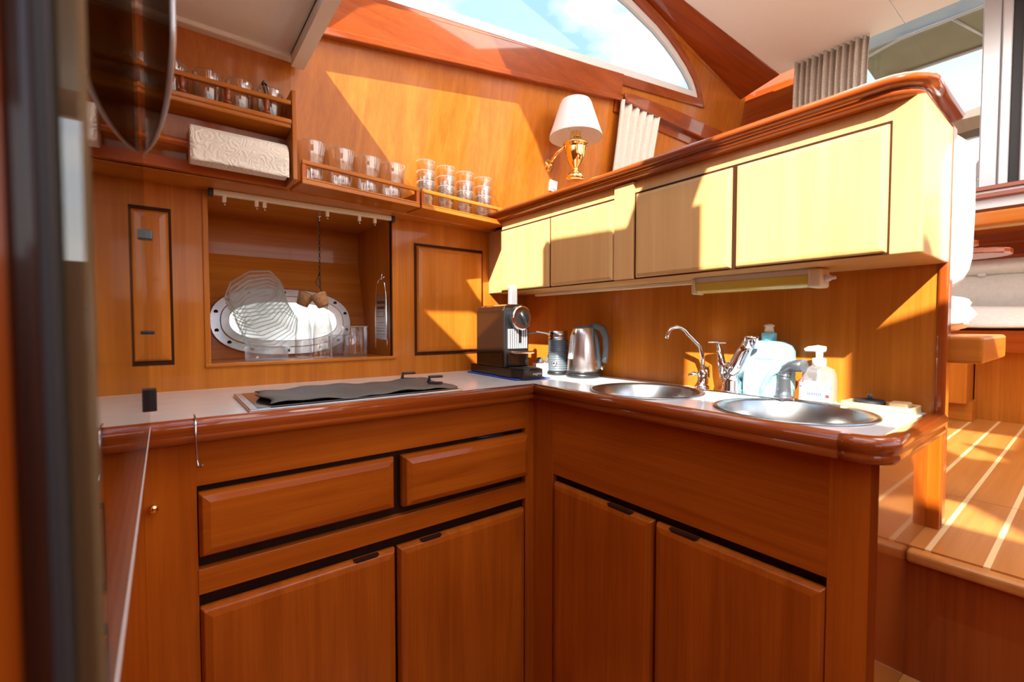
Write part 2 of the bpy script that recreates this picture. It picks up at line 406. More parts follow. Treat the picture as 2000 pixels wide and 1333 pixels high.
# ---- underside of the side deck and cabin side (leaning), arched window
struct(MB().prism([(-.9, 1.60), (.33, 1.629), (1.47, 1.761), (1.47, 2.24), (-.9, 2.24)], 1.55, 1.575).build('ceiling_side_deck', 'honey_x'))
arch = [(.45, 2.205), (1.0, 2.306), (1.6, 2.418), (2.2, 2.531), (2.912, 2.665), (2.87, 2.70), (2.81, 2.735), (2.70, 2.774), (2.565, 2.806), (2.44, 2.828), (2.296, 2.845), (2.02, 2.855), (1.6, 2.845), (1.2, 2.78), (.85, 2.66), (.6, 2.48), (.45, 2.32)]
wa = struct(holed('wall_cabin_side', [(.33, 1.545), (3.7, 1.545), (3.7, 2.96), (.33, 2.96)], [arch], lambda u, v: Wp(u, v), 'honey_z', tuple(NW*.03)))
struct(MB().add([Wp(-.9, 1.545), Wp(.335, 1.545), Wp(.335, 1.99), Wp(-.9, 1.99)]+[tuple(Vector(Wp(u, v))+NW*.03) for u, v in ((-.9, 1.545), (.335, 1.545), (.335, 1.99), (-.9, 1.99))],
     [[0, 1, 2, 3], [7, 6, 5, 4], [0, 4, 5, 1], [1, 5, 6, 2], [2, 6, 7, 3], [3, 7, 4, 0]]).build('wall_cabin_side_forward', 'honey_z'))
MWp = lambda u, v, w_: Wp(u, v, w_)
win = thing('window_1', None, None, Wp(1.6, 2.418), world=True); struct(win)
m = MB(); ring(m, offset(arch, -.055), offset(arch, -.005), -.002, .014, MWp); m.build('window_trim', 'mahog_x', win, bev=.004)
m = MB(); ring(m, offset(arch, -.006), offset(arch, .030), -.022, .006, MWp); m.build('window_frame', 'frame_white', win, bev=.003)
m = MB(); q = offset(arch, .026); n_ = len(q); m.add([Wp(u, v, -.010) for u, v in q], [list(range(n_))]); m.build('pane', 'tinted_pane', win)
# beam below the arched window (rises aft), two-step moulding
def beamz(x): return 2.040+(x-.40)*.2010
b = MB()
for (d0, d1, o0, o1) in ((-.012, .012, 0, .040), (.012, .125, 0, .026)):
    x0, x1 = .345, 2.03
    vs_ = []
    for x in (x0, x1):
        for (d_, o_) in ((d0, o0), (d0, o1), (d1, o1), (d1, o0)): vs_.append(Wp(x, beamz(x)+d_, o_-.001))
    b.add(vs_, [[0, 1, 2, 3], [7, 6, 5, 4], [0, 4, 5, 1], [1, 5, 6, 2], [2, 6, 7, 3], [3, 7, 4, 0]])
struct(b.build('trim_1', 'mahog_x', bev=.004))
# pelmet over the small curtain, rounded forward end
pz = lambda x: 2.352+(x-2.015)*.075
pel = [(x, pz(x)) for x in (2.06, 2.6, 3.3)]+[(3.3, pz(3.3)+.10), (2.6, pz(2.6)+.085), (2.09, pz(2.09)+.055)]+[(2.05, pz(2.06)+.046), (2.03, pz(2.06)+.03), (2.04, pz(2.06)+.010)]
struct(MB().prism(pel, -.001, .05, mp=MWp).build('trim_2', 'mahog_x', bev=.006))
struct(MB().prism([(2.0, pz(2.0)-.055), (3.3, pz(3.3)-.055), (3.3, pz(3.3)+.005), (2.0, pz(2.0)+.005)], -.001, .012, mp=MWp).build('trim_3', 'mahog_x', bev=.002))
# ---- ceilings
cl = thing('ceiling', None, None, (-.3, .9, 1.93), world=True); struct(cl)
MB().prism([(-.9, -1.7), (0, -1.7), (0, 1.12), (.345, 1.12), (.345, 1.575), (-.9, 1.575)], 1.94, 1.97).build('ceiling_panel', 'ceiling_white', cl)
e1 = MB()
for (x0, x1, y0, y1) in ((.325, .362, 1.12, 1.558), (-.9, .362, 1.532, 1.568), (-.9, -.86, 1.12, 1.55)): e1.box(x0, x1, y0, y1, 1.928, 1.95)
e1.build('edge_moulding', 'ceiling_white', cl, bev=.006, seg=3)
c2 = thing('ceiling_salon', None, None, (2, 0, 2.95), world=True); struct(c2)
MB().box(.36, 3.62, .79, 1.50, 2.95, 2.98).build('ceiling_panel', 'ceiling_white', c2, bev=.003)
MB().box(.36, 3.62, -1.8, .786, 2.95, 2.98).build('ceiling_panel', 'ceiling_white', c2, bev=.003)
cv = MB(); vs_ = []
for x in (.36, 3.62):
    vs_ += [(x, 1.495, 2.945), (x, 1.50, 2.99), (x, Wy(x, 2.99), 2.99), tuple(Vector(Wp(x, 2.875, -.001)))]
cv.add(vs_, [[0, 1, 2, 3], [7, 6, 5, 4], [0, 4, 5, 1], [1, 5, 6, 2], [2, 6, 7, 3], [3, 7, 4, 0]])
struct(cv.build('trim_4', 'mahog_x', bev=.004))
# ---- windscreen wall forward of the salon (the sun comes in through its openings)
def wsc(poly): return [tuple(p) for p in poly]
wsw = thing('wall_windscreen', None, None, (.34, 0, 2.0), world=True); struct(wsw)
def wpiece(name, poly, mat='mahog_z'): return MB().prism(poly, .325, .36, 'x').build(name, mat, wsw)
wpiece('side_pillar', [(1.60, 1.94), (1.515, 2.015), (1.39, 2.309), (1.242, 2.604), (.93, 3.10), (1.9, 3.10), (1.9, 1.94)])
wpiece('header', [(.95, 3.06), (.80, 2.955), (-1.9, 2.93), (-1.9, 3.10), (.95, 3.10)])
wpiece('mullion', [(.06, 1.86), (.06, 2.17), (.085, 2.17), (-.23, 2.94), (-.03, 2.94), (.30, 2.15), (.69, 2.165), (.69, 1.86)])
wpiece('sill', [(1.12, 1.90), (1.53, 1.90), (1.53, 2.012), (1.26, 2.008), (1.12, 1.93)], 'ceiling_white')
wpiece('sill', [(-.44, 1.86), (-.44, 2.07), (-1.05, 2.33), (-1.05, 1.86)])
wpiece('mullion', [(-1.05, 1.86), (-1.05, 2.95), (-1.18, 2.95), (-1.18, 1.86)])
wpiece('sill', [(-1.18, 1.86), (-1.18, 2.36), (-1.36, 2.42), (-1.36, 2.62), (-1.9, 2.62), (-1.9, 1.86)])
# forward bulkhead behind the camera
struct(MB().box(-.93, -.9, -1.8, 1.8, -.3, 1.97).build('wall_forward', 'cherry_z'))
struct(holed('wall_port', [(-.95, -.3), (3.75, -.3), (3.75, 3.0), (-.95, 3.0)], [[(-.8, 1.35), (.3, 1.35), (.3, 1.88), (-.8, 1.88)], [(.45, 1.45), (3.5, 1.45), (3.5, 2.85), (.45, 2.85)]], lambda u, v: (u, -1.8, v), 'cherry_z', (0, -.03, 0)))
# ---- galley sole, step and salon floor
struct(MB().box(-.95, 1.30, -1.8, 1.8, -.33, -.30).build('floor', 'teak_x'))
MX = lambda u, v, w_: (1.264-w_, u, v)
st = struct(MB().box(.94, 1.30, -1.8, .2465, -.30, .335).build('floor_step', 'cherry_y'))
for i in range(3):
    y1 = .2465-i*.30; MB().box(.935, 1.265, y1-.296, y1, .335, .35).build('step_board', 'teak_x', st, bev=.002)
rs = struct(MB().box(1.266, 1.30, -1.8, .2465, .35, .6045).build('wall_step_riser', 'mahog_z'))
fl = thing('floor_salon', None, None, (1.26, 0, .60), world=True); struct(fl)
MB().box(1.29, 3.9, -1.8, 1.8, .585, .608).build('subfloor', 'gap', fl)
MB().box(1.252, 1.285, -1.8, .2465, .603, .6285).build('nosing', 'teak_x', fl, bev=.008, seg=3)
ys = [.478-.0875*i for i in range(20)]
for i, y in enumerate(ys[:-1]):
    for (xa, xb) in ((1.285, 1.757), (1.7595, 3.75)):
        if xa < 1.7 and ys[i+1] > .24: continue
        ya, yb = ys[i+1]+.005, y-.005
        MB().box(xa, xb, max(ya, -1.8), min(yb, .262) if xa < 1.7 and yb > .262 else yb, .606, .63).build('plank', 'teak_x', fl)
        if y < .2425 or xa > 1.7: MB().box(xa, xb, y-.005, y+.005, .606, .6302).build('inlay_strip', 'holly_x', fl)
MB().box(1.7595, 3.75, .483, 1.75, .606, .63).build('plank', 'teak_x', fl)
# ---- bulkhead behind the sinks
wb = struct(MB().box(1.45, 1.478, .236, 1.80, .63, 1.57).build('wall_bulkhead', 'honey_z'))
m = MB(); m.sweep([(1.446, .30), (1.446, .225)], [(0, .63)]) if False else None
MB().box(1.442, 1.486, .220, .240, .628, 1.572).build('end_post', 'mahog_z', wb, bev=.007, seg=4)
MB().box(1.432, 1.456, .222, .262, .628, .862).build('corner_post', 'cherry_z', wb, bev=.003)
# ---- aft wall of the salon with big window and sliding door frame
wf = struct(holed('wall_aft', [(-1.9, .6), (1.9, .6), (1.9, 3.12), (-1.9, 3.12)], [[(-1.3, 1.862), (1.42, 1.862), (1.42, 3.03), (-1.3, 3.03)]], lambda u, v: (3.72, u, v), 'mahog_y', (.03, 0, 0)))
w2 = thing('window_2', None, None, (3.72, .2, 1.86), world=True); struct(w2)
MB().box(3.725, 3.73, .43, 1.42, 1.86, 3.035).build('pane', 'window_pane', w2)
MB().box(3.715, 3.745, .40, 1.42, 1.862, 1.885).build('window_frame', 'frame_white', w2, bev=.003)
d1 = thing('door_1', None, None, (3.66, .3, 1.86), world=True); struct(d1)
MB().box(3.64, 3.71, .378, .452, 1.868, 2.95).build('door_frame', 'alu', d1, bev=.006)
MB().box(3.62, 3.71, .335, .376, 1.868, 2.95).build('door_frame', 'alu', d1, bev=.006)
MB().box(3.635, 3.71, .296, .334, 1.868, 2.95).build('door_seal', 'black_matte', d1)
MB().box(3.60, 3.71, .18, .295, 1.868, 2.95).build('door_frame', 'alu', d1, bev=.006)
MB().box(3.63, 3.70, -.6, .179, 1.868, 2.95).build('door_frame', 'alu', d1, bev=.006)
# sill mouldings and the shelf rail below the window
sl_ = thing('trim_5', None, None, (3.55, 0, 1.7), world=True); struct(sl_)
MB().box(3.55, 3.725, -1.3, 1.45, 1.842, 1.866).build('sill_board', 'mahog_y', sl_, bev=.003)
MB().box(3.565, 3.725, -1.3, 1.45, 1.822, 1.842).build('sill_strip', 'frame_white', sl_, bev=.003)
MB().box(3.53, 3.725, -1.3, 1.45, 1.797, 1.822).build('sill_board', 'mahog_y', sl_, bev=.004)
MB().box(3.56, 3.725, -1.3, 1.45, 1.745, 1.797).build('sill_panel', 'frame_white', sl_)
MB().box(3.20, 3.24, -1.3, 1.45, 1.600, 1.668).build('shelf_rail', 'honey_y', sl_, bev=.012, seg=3)
MB().box(3.24, 3.72, -1.3, 1.45, 1.62, 1.637).build('shelf_board', 'cherry_y', sl_)
MB().box(3.34, 3.42, -1.3, 1.45, 1.612, 1.622).build('shelf_batten', 'holly_x', sl_)
MB().box(3.66, 3.72, -1.3, 1.45, 1.47, 1.50).build('backrest_batten', 'mahog_y', sl_, bev=.004)
# ================================================================== FITTED FURNITURE
MF = lambda u, v, w_: (u, 1.24-w_, v)          # face of the hob cabinet (u=x, v=z)
MS = lambda u, v, w_: (1.05-w_, u, v)          # face of the sink cabinet (u=y, v=z)
cab = thing('base_cabinet', 'long wooden base cabinet under the hob with two drawers over two doors', 'cabinet', (.5, 1.3, 0), world=True)
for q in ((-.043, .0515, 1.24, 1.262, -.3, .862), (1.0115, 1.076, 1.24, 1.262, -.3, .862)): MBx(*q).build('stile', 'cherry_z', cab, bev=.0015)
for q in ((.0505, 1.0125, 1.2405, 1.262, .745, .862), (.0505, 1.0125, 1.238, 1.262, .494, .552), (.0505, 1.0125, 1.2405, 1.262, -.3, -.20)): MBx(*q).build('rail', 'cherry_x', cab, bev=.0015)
MB().box(-.043, 1.078, 1.268, 1.78, -.28, .862).build('carcass', 'gap', cab)
def notch(parent, u0, u1, v, mp, w_):
    MB().prism([(u0, v+.001), (u1, v+.001), (u1-.012, v-.012), (u0+.012, v-.012)], w_-.014, w_+.0012, mp=mp).build('finger_notch', 'gap', parent)
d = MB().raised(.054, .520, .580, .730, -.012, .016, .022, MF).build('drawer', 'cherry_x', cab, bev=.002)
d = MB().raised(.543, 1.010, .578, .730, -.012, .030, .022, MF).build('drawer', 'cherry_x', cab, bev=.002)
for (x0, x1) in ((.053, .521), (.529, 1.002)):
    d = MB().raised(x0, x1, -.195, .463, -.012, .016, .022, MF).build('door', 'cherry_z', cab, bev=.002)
    if x0 < .3: notch(d, .40, .47, .463, MF, .010)
    else: notch(d, .60, .67, .463, MF, .010)
lc = thing('base_cabinet', 'narrow wooden drawer cabinet behind the glass partition, left of the knob', 'cabinet', (-.4, 1.3, 0), world=True)
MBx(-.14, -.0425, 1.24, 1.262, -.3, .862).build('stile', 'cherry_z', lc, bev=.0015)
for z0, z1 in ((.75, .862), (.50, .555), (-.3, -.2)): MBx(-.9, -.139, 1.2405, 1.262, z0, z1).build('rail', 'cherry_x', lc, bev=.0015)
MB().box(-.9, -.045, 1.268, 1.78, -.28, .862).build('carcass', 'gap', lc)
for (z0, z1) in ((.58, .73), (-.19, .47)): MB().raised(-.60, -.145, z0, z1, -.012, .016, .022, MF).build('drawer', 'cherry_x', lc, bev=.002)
sk = thing('sink_cabinet', 'wooden cabinet under the double sinks with two plain doors', 'cabinet', (1.2, .7, 0), world=True)
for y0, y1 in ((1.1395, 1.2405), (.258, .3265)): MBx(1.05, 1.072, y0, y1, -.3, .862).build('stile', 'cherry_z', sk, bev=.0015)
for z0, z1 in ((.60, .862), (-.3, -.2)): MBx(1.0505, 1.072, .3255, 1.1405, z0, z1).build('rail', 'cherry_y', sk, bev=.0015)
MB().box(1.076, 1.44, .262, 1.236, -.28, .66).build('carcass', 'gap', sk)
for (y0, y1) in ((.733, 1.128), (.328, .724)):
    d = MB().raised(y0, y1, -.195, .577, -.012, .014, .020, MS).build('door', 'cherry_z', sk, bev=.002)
    if y0 > .7: notch(d, .80, .89, .577, MS, .009)
    else: notch(d, .60, .68, .577, MS, .009)
MB().box(1.05, 1.45, .246, .258, -.3, .862).build('end_panel', 'mahog_z', sk)
# ---- worktop (one continuous L) with edge mouldings
wt = thing('worktop', 'L-shaped pale grey laminate worktop with varnished wooden edge', 'worktop', (1.0, 1.5, .88), world=True)
S1, S2 = (1.219, .886), (1.219, .462)
def circ(c, r, n=48): return [(c[0]+r*math.cos(2*math.pi*i/n), c[1]+r*math.sin(2*math.pi*i/n)) for i in range(n)]
holed('surface', [(-.9, 1.215), (1.038, 1.215), (1.038, .25), (1.449, .25), (1.449, 1.789), (-.9, 1.789)], [circ(S1, .160), circ(S2, .160)], lambda u, v: (u, v, .9), 'worktop', (0, 0, -.02), wt)
prof = [(o_*.92, .9065-(.9065-z_)*.70) for o_, z_ in [(-.004, .884), (-.004, .900), (.001, .9045), (.010, .9065), (.020, .905), (.028, .900), (.0335, .891), (.0345, .880), (.033, .868), (.0285, .862), (.0295, .857), (.0315, .850), (.031, .841), (.026, .834), (.018, .831), (-.004, .831)]]
corner = [(1.036, .246+.03)]+arc(1.066, .276, .03, 180, 270, 6)[1:]
MB().sweep([(-.9, 1.218), (1.036, 1.218), (1.036, 1.216)], prof, True).build('edge_moulding', 'mahog_x', wt)
MB().sweep([(1.030, 1.218), (1.036, 1.218), (1.036, .30)], prof, True).build('edge_moulding', 'mahog_y', wt)
MB().sweep([(1.036, .301)]+corner+[(1.447, .246)], prof, True).build('edge_moulding', 'mahog_x', wt)
# ---- overhead cabinet on the bulkhead
uc = thing('wall_cabinet', 'long wooden wall cabinet with four plain doors above the sinks', 'cabinet', (1.3, .9, 1.255), world=True)
MC = lambda u, v, w_: (1.186-w_, u, v)
MB().box(1.186, 1.452, .222, 1.62, 1.255, 1.565).build('body', 'blond_z', uc, bev=.004, seg=3)
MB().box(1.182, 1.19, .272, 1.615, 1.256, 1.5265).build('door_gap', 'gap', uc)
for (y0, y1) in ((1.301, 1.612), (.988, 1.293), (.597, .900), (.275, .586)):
    MB().raised(y0, y1, 1.259, 1.521, -.004, .014, .012, MC).build('door', 'blond_z', uc, bev=.002)
MB().box(1.173, 1.188, .906, .982, 1.257, 1.56).build('stile', 'blond_z', uc, bev=.002)
MB().box(1.235, 1.452, 1.60, 1.80, 1.262, 1.55).build('end_filler', 'blond_z', uc, bev=.002)
cp = thing('trim_6', None, None, (1.3, .9, 1.56), world=True); struct(cp)
cprof = [(o_, 1.603-(1.606-z_)*.86) for o_, z_ in [(-.02, 1.558), (.012, 1.558), (.024, 1.561), (.030, 1.567), (.029, 1.574), (.024, 1.577), (.036, 1.579), (.046, 1.584), (.049, 1.591), (.047, 1.598), (.040, 1.604), (.03, 1.606), (-.02, 1.606)]]
MB().sweep([(1.182, 1.70), (1.182, .253+.03)]+arc(1.212, .283, .03, 180, 270, 6)[1:]+[(1.455, .253)], cprof, True).build('cap_moulding', 'mahog_y', cp)
MB().box(1.20, 1.48, .262, 1.73, 1.562, 1.6012).build('cap_board', 'mahog_y', cp)
# ---- lower gallery shelves for glasses on the cabin side
ca, sa = math.cos(math.atan(.1157)), math.sin(math.atan(.1157))
def shelf_unit(name, label, s0, s1, depth, z):
    """open shelf along the leaning cabin side between x=s0 and x=s1"""
    t_ = thing(name, label, 'shelf', (s0, Wy(s0, z), z), world=True)
    def pt(x, d_, zz): return (x+d_*.115, Wy(x, 1.55)-d_*.99, zz)
    def slab(n_, d0, d1, z0, z1, x0=s0, x1=s1, mat='honey_x', bev=.002):
        vs_ = [pt(x, d_, zz) for zz in (z0, z1) for (x, d_) in ((x0, d0), (x1, d0), (x1, d1), (x0, d1))]
        return MB().add(vs_, [[3, 2, 1, 0], [4, 5, 6, 7], [0, 1, 5, 4], [1, 2, 6, 5], [2, 3, 7, 6], [3, 0, 4, 7]]).build(n_, mat, t_, bev=bev)
    slab('shelf_board', -.01, depth, z-.002, z+.012)
    slab('front_lip', depth-.014, depth, z+.012, z+.018)
    slab('rail', depth-.012, depth, z+.058, z+.072, bev=.003)
    slab('end_bracket', depth-.016, depth-.002, z+.01, z+.062, s0, s0+.014, 'cherry_z')
    slab('end_bracket', depth-.016, depth-.002, z+.01, z+.062, s1-.014, s1, 'cherry_z')
    slab('end_board', .0, depth-.014, z+.01, z+.05, s1-.014, s1-.002, 'cherry_z')
    return t_, pt
sh1, pt1 = shelf_unit('glass_shelf', 'low railed wooden shelf holding wide tumblers beside the paper towel rack', .336, .757, .112, 1.552)
sh2, pt2 = shelf_unit('glass_shelf', 'low railed wooden shelf holding stacked slim glasses next to the wall cabinet', .765, 1.195, .112, 1.552)
# ---- tall rack with turned balusters, towel rod below
rk = thing('spindle_rack', 'wooden rack with turned spindles above a paper towel roll', 'shelf', (.0, 1.55, 1.55), world=True)
MB().prism([(1.496, 1.55), (1.496, 1.812), (1.505, 1.818), (1.60, 1.818), (1.63, 1.55)], .318, .331, 'x').build('side_board', 'honey_z', rk, bev=.002)
MB().box(-.45, .318, 1.502, 1.60, 1.702, 1.716).build('shelf_board', 'honey_x', rk, bev=.003)
MB().box(-.45, .318, 1.498, 1.512, 1.714, 1.728).build('front_lip', 'honey_x', rk, bev=.003)
MB().box(-.45, .318, 1.499, 1.515, 1.770, 1.784).build('rail', 'honey_x', rk, bev=.004, seg=3)
MB().box(-.45, .318, 1.60, 1.63, 1.55, 1.58).build('back_batten', 'cherry_x', rk)
bp = [(.006, 0), (.010, .002), (.011, .006), (.008, .009), (.0055, .012), (.0065, .02), (.009, .027), (.0075, .032), (.0095, .036), (.006, .040), (.008, .043)]
for x in (-.10, .052, .155, .252):
    MB().lathe(bp, (x, 1.507, 1.7275), 16).build('spindle', 'mahog_z', rk)
MB().lathe([(.012, -.45), (.012, .02), (.008, .30), (.008, .318)], (0, 1.553, 1.612), 16, axis='x').build('towel_rod', 'cherry_x', rk)
# ================================================================== REST OF SALON
ben = thing('settee', 'beige upholstered settee with wooden base against the aft window wall', 'settee', (3.3, .3, .63), world=True)
MB().box(3.22, 3.70, -1.3, 1.5, .98, 1.085).build('seat_rail', 'mahog_y', ben, bev=.004)
MB().box(3.30, 3.68, -1.3, .395, .63, .98).build('base_front', 'honey_z', ben)
MB().box(3.12, 3.60, .40, 1.5, .72, .98).build('locker_front', 'honey_z', ben, bev=.006)
MB().box(3.17, 3.60, .385, 1.5, .63, .73).build('toe_kick', 'honey_y', ben)
sc_ = MB().sheet(lambda u, v: (3.20+.46*u, -1.3+2.8*v, 1.088+.115*min(1, math.sin(math.pi*min(.5, .06+u*.9)))+.008*math.sin(v*19+u*3)), 12, 60).build('seat_cushion', 'cushion_beige', ben, solid=.01)
for k, (z0, z1) in enumerate(((1.19, 1.405), (1.395, 1.475))):
    MB().sheet(lambda u, v: (3.66-.05*math.sin(math.pi*min(1, max(0, u)))-.02*(1-u), -1.3+2.8*v, z0+(z1-z0)*u), 12, 30).build('back_cushion', 'cushion_beige', ben, solid=.01)
for y in (.42, -.1): MB().ellipsoid((3.62, y, 1.392), (.012, .018, .012), 12, 8).build('button', 'cushion', ben)
lf = lambda y1, r: [(1.3, 0), (y1+r, 0)]+[(y1+r-r*math.sin(R(t_)), r*.9-r*.9*math.cos(R(t_))) for t_ in range(0, 181, 15)]+[(1.3, 1.8*r)]
tb0 = thing('salon_table', 'wooden salon table with rounded leaves in front of the beige settee', 'table', (2.85, .95, .63), world=True)
for (z, x, y1, r_) in ((1.475, 2.85, .355, .11), (1.395, 2.55, .225, .14)):
    MB().prism([(x+v, u) for u, v in lf(y1, r_)], z, z+.022).build('table_leaf', 'mahog_y', tb0, bev=.004)
MB().lathe([(.16, .63), (.15, .65), (.05, .68), (.045, 1.36), (.10, 1.395)], (2.78, 1.0, 0), 24).build('pedestal', 'mahog_z', tb0)
MB().box(2.80, 2.92, .80, 1.2, 1.417, 1.475).build('leaf_spacer', 'mahog_y', tb0)
# cushions on the back of the bulkhead and their wooden seat side
def pill(name, label, cx, cy, cz, rx, ry_, rz_, p_=.45, mat='cushion', wob=0):
    m_ = MB().ellipsoid((0, 0, 0), (rx, ry_, rz_), 28, 18, p_)
    if wob: m_.v = [(x*(1+wob*math.sin(9*z/rz_+4*y)), y*(1+wob*math.sin(7*z/rz_+5*x/rx)), z*(1+wob*.5*math.sin(23*x))) for x, y, z in m_.v]
    o = m_.build(name, mat); o.location = (cx, cy, cz); tag(o, label, 'cushion'); return o
bk = pill('back_cushion', 'tall white cushion standing against the back of the wooden bulkhead', 1.525, .50, 1.385, .040, .308, .205, .35)
ct = pill('throw_cushion', 'crumpled white cushion at the foot of the tall white cushion', 1.68, .46, 1.142, .185, .245, .055, .5, wob=.05)
se = tag(MB().box(1.484, 1.87, .165, .70, 1.02, 1.085).build('seat_board', 'honey_y', bev=.008, seg=3), 'thick varnished wooden seat board beneath the crumpled white cushion', 'seat')
# settee curtain
cu = MB().sheet(lambda u, v: (3.56+.022*math.sin(u*75)+.01*math.sin(u*31), .945+.42*u+.01*math.sin(v*3), 2.945-.64*v), 120, 6).build('window_curtain', 'fabric_salon', solid=.002)
tag(cu, 'taupe pleated curtain gathered at the corner of the big salon window', 'curtain')
c3 = MB().sheet(lambda u, v: tuple(Vector(Wp(2.02+.40*u, 2.36+.03*u-.62*v, .032+.014*math.sin(u*34+.6*math.sin(3*v))+.006*math.sin(u*71)))), 110, 10).build('window_curtain', 'fabric_curtain', solid=.002)
tag(c3, 'cream pleated curtain hanging beside the brass wall lamp', 'curtain')
# ---- outside, seen through the salon window
t_ = thing('canopy', 'olive green canvas canopy on metal bows over the aft deck', 'canopy', (5.3, 0, 1.6), world=True)
MB().sheet(lambda u, v: (3.86+1.15*u, -1.5+2.77*v, 3.43-.18*u-.03*math.sin(math.pi*u)*abs(math.sin(v*7))), 16, 30).build('canvas', 'canopy', t_, solid=.01)
for x, z in ((4.5, 3.30), (5.0, 3.235)): MB().tube([(x, -1.5, z), (x, 1.0, z), (x, 1.22, z-.05), (x, 1.27, z-.25), (x, 1.28, 1.4)], .014).build('bow', 'alu', t_)
MB().tube([(4.5, .72, 3.30), (5.0, .55, 3.235)], .010).build('strut', 'alu', t_)
MB().tube([(5.005, -1.5, 3.25), (5.005, 1.27, 3.25)], .016).build('hem', 'canopy', t_)
hs = thing('boathouse', 'dark timber boathouse with broad roof beyond the aft deck', 'building', (10, 1.6, 0), world=True)
def slabq(n_, pts, th, mat): 
    MB().add([(x, y, z) for x, y, z in pts]+[(x+th, y, z) for x, y, z in pts], [[0, 1, 2, 3], [7, 6, 5, 4], [0, 4, 5, 1], [1, 5, 6, 2], [2, 6, 7, 3], [3, 7, 4, 0]]).build(n_, mat, hs)
slabq('roof', [(10, 1.62, 4.42), (10, .2, 4.62), (10, .2, 4.22), (10, 1.62, 4.12)], .5, 'bark_z')
slabq('post', [(10.1, 1.00, -.5), (10.1, 1.10, -.5), (10.1, 1.10, 4.2), (10.1, 1.00, 4.2)], .15, 'bark_z')
slabq('brace', [(10.1, 1.30, 3.36), (10.1, 1.42, 3.36), (10.1, 1.10, 3.98), (10.1, 1.00, 3.98)], .12, 'bark_z')
slabq('wall', [(10.3, 1.45, -.5), (10.3, -.2, -.5), (10.3, -.2, 3.55), (10.3, 1.40, 3.42)], .15, 'bark_z')
# ================================================================== GALLEY OBJECTS
# ---- glass partition, its post and an ajar smoked-glass door in the near left
gp = thing('glass_partition', 'clear glass partition pane with black clips beside the hob worktop', 'partition', (-.029, .7, .9), world=True)
MB().box(-.0325, -.0265, .27, 1.212, .9, 1.95).build('pane', 'partition_glass', gp)
MB().box(-.0330, -.0260, .27, 1.212, .8965, .9).build('bottom_edge', 'frame_white', gp)
for z, h in ((1.296, .010), (1.095, .004), (.955, .024)):
    MB().box(-.0445, -.0145, 1.195, 1.216, z-h, z+h).build('clip', 'black', gp, bev=.002)
ps = thing('door_post', 'dark brown door post with black seal in front of the glass partition', 'post', (-.06, .27, 0), world=True)
MB().box(-.0476, -.0385, .255, .30, -.3, 1.93).build('post', 'dark_z', ps, bev=.003)
MB().box(-.0390, -.0345, .258, .30, 0.35, 1.93).build('seal', 'black_matte', ps)
MB().box(-.0350, -.0262, .272, .30, -.3, 1.93).build('edge_strip', 'olive_z', ps, bev=.002)
tag(MB().box(-.30, -.046, .262, .30, -.3, 1.93).build('wall_liner', 'cherry_z'), None, None); 
_wl = bpy.data.objects['wall_liner']; _wl.name = 'wall_entry'; struct(_wl)
sg = thing('smoked_glass_door', 'smoked glass cupboard door standing ajar with a rounded lower corner', 'door', (-.026, 1.07, 1.38), world=True)
def fl_(t_, z): return (-.024+.037*t_, 1.08-.45*t_, z)
fp = [(0, 1.43)]+[(0.02+.7*t_/8, 1.425-.045*math.sin(math.pi/2*t_/8)) for t_ in range(9)]+[(.72+.28*math.sin(R(a_)), 1.44-.06*math.cos(R(a_))) for a_ in range(0, 91, 15)]+[(1, 1.93), (0, 1.93)]
m = MB(); nn = len(fp)
m.prism(fp, 0, .004, mp=lambda u, v, w_: (fl_(u, v)[0]+w_, fl_(u, v)[1], v)); m.build('pane', 'dark_gloss', sg)
m = MB().tube([(fl_(u, v)[0]+.002, fl_(u, v)[1], v) for u, v in fp[1:-1]], .0028, 6); m.build('rim', 'alu', sg)
# ---- knob, hook
kn = tag(MB().lathe([(.004, 0), (.004, .008), (.009, .011), (.010, .016), (.006, .020), (0, .021)], (0, 0, 0), 16, axis='y').build('knob', 'brass'), 'small dull brass knob on the wooden stile left of the drawers', 'knob')
kn.location = (-.026, 1.24, .717); kn.rotation_euler = (0, 0, math.pi)
tag(MB().tube([(.05, 1.235, .909), (.05, 1.205, .910), (.05, 1.190, .905), (.05, 1.182, .895), (.05, 1.181, .86), (.051, 1.182, .82), (.053, 1.178, .806), (.058, 1.168, .806), (.06, 1.165, .812)], .0022, 8).build('metal_hook', 'steel'), 'thin metal hook hung over the wooden worktop edge', 'hook')
# ---- hob with anti-splash mesh and two clamps
hob = thing('hob', 'flat steel-framed cooking hob let into the worktop', 'hob', (.455, 1.4, .9), world=True)
MB().box(.158, .752, 1.236, 1.556, .9, .908).build('frame', 'steel', hob, bev=.003)
MB().box(.178, .735, 1.256, 1.538, .9075, .9095).build('glass_top', 'hob_glass', hob)
mt = MB().sheet(lambda u, v: (.205+.54*u+.010*math.sin(v*9), 1.25+.27*v+.006*math.sin(u*14), .9165+.0035*math.sin(u*11+v*4)+.002*math.sin(u*31)), 60, 30).build('mesh_mat', 'mesh_dark', solid=.003)
tag(mt, 'dark grey metal mesh mat spread over the hob', 'mat')
for (x, y, lab) in ((.69, 1.505, 'black plastic clip on the mesh mat at the wall edge of the hob'), (.712, 1.345, 'black plastic clip on the mesh mat at the worktop edge of the hob')):
    m = MB(); m.box(-.024, .024, -.008, .008, .0, .006); m.box(-.024, -.018, -.008, .008, .006, .024); m.box(-.024, .024, -.008, .008, .02, .028)
    o = m.build('mesh_clip', 'black', bev=.003); o.location = (x, y, .9165); o.rotation_euler = (0, 0, R(-12)); tag(o, lab, 'clip')
tag(MB().ellipsoid((.88, 1.30, .733), (.07, .045, .012), 24, 10, .8).build('pan_lid', 'navy'), 'dark rounded lid showing in the gap above the right-hand drawer', 'lid')
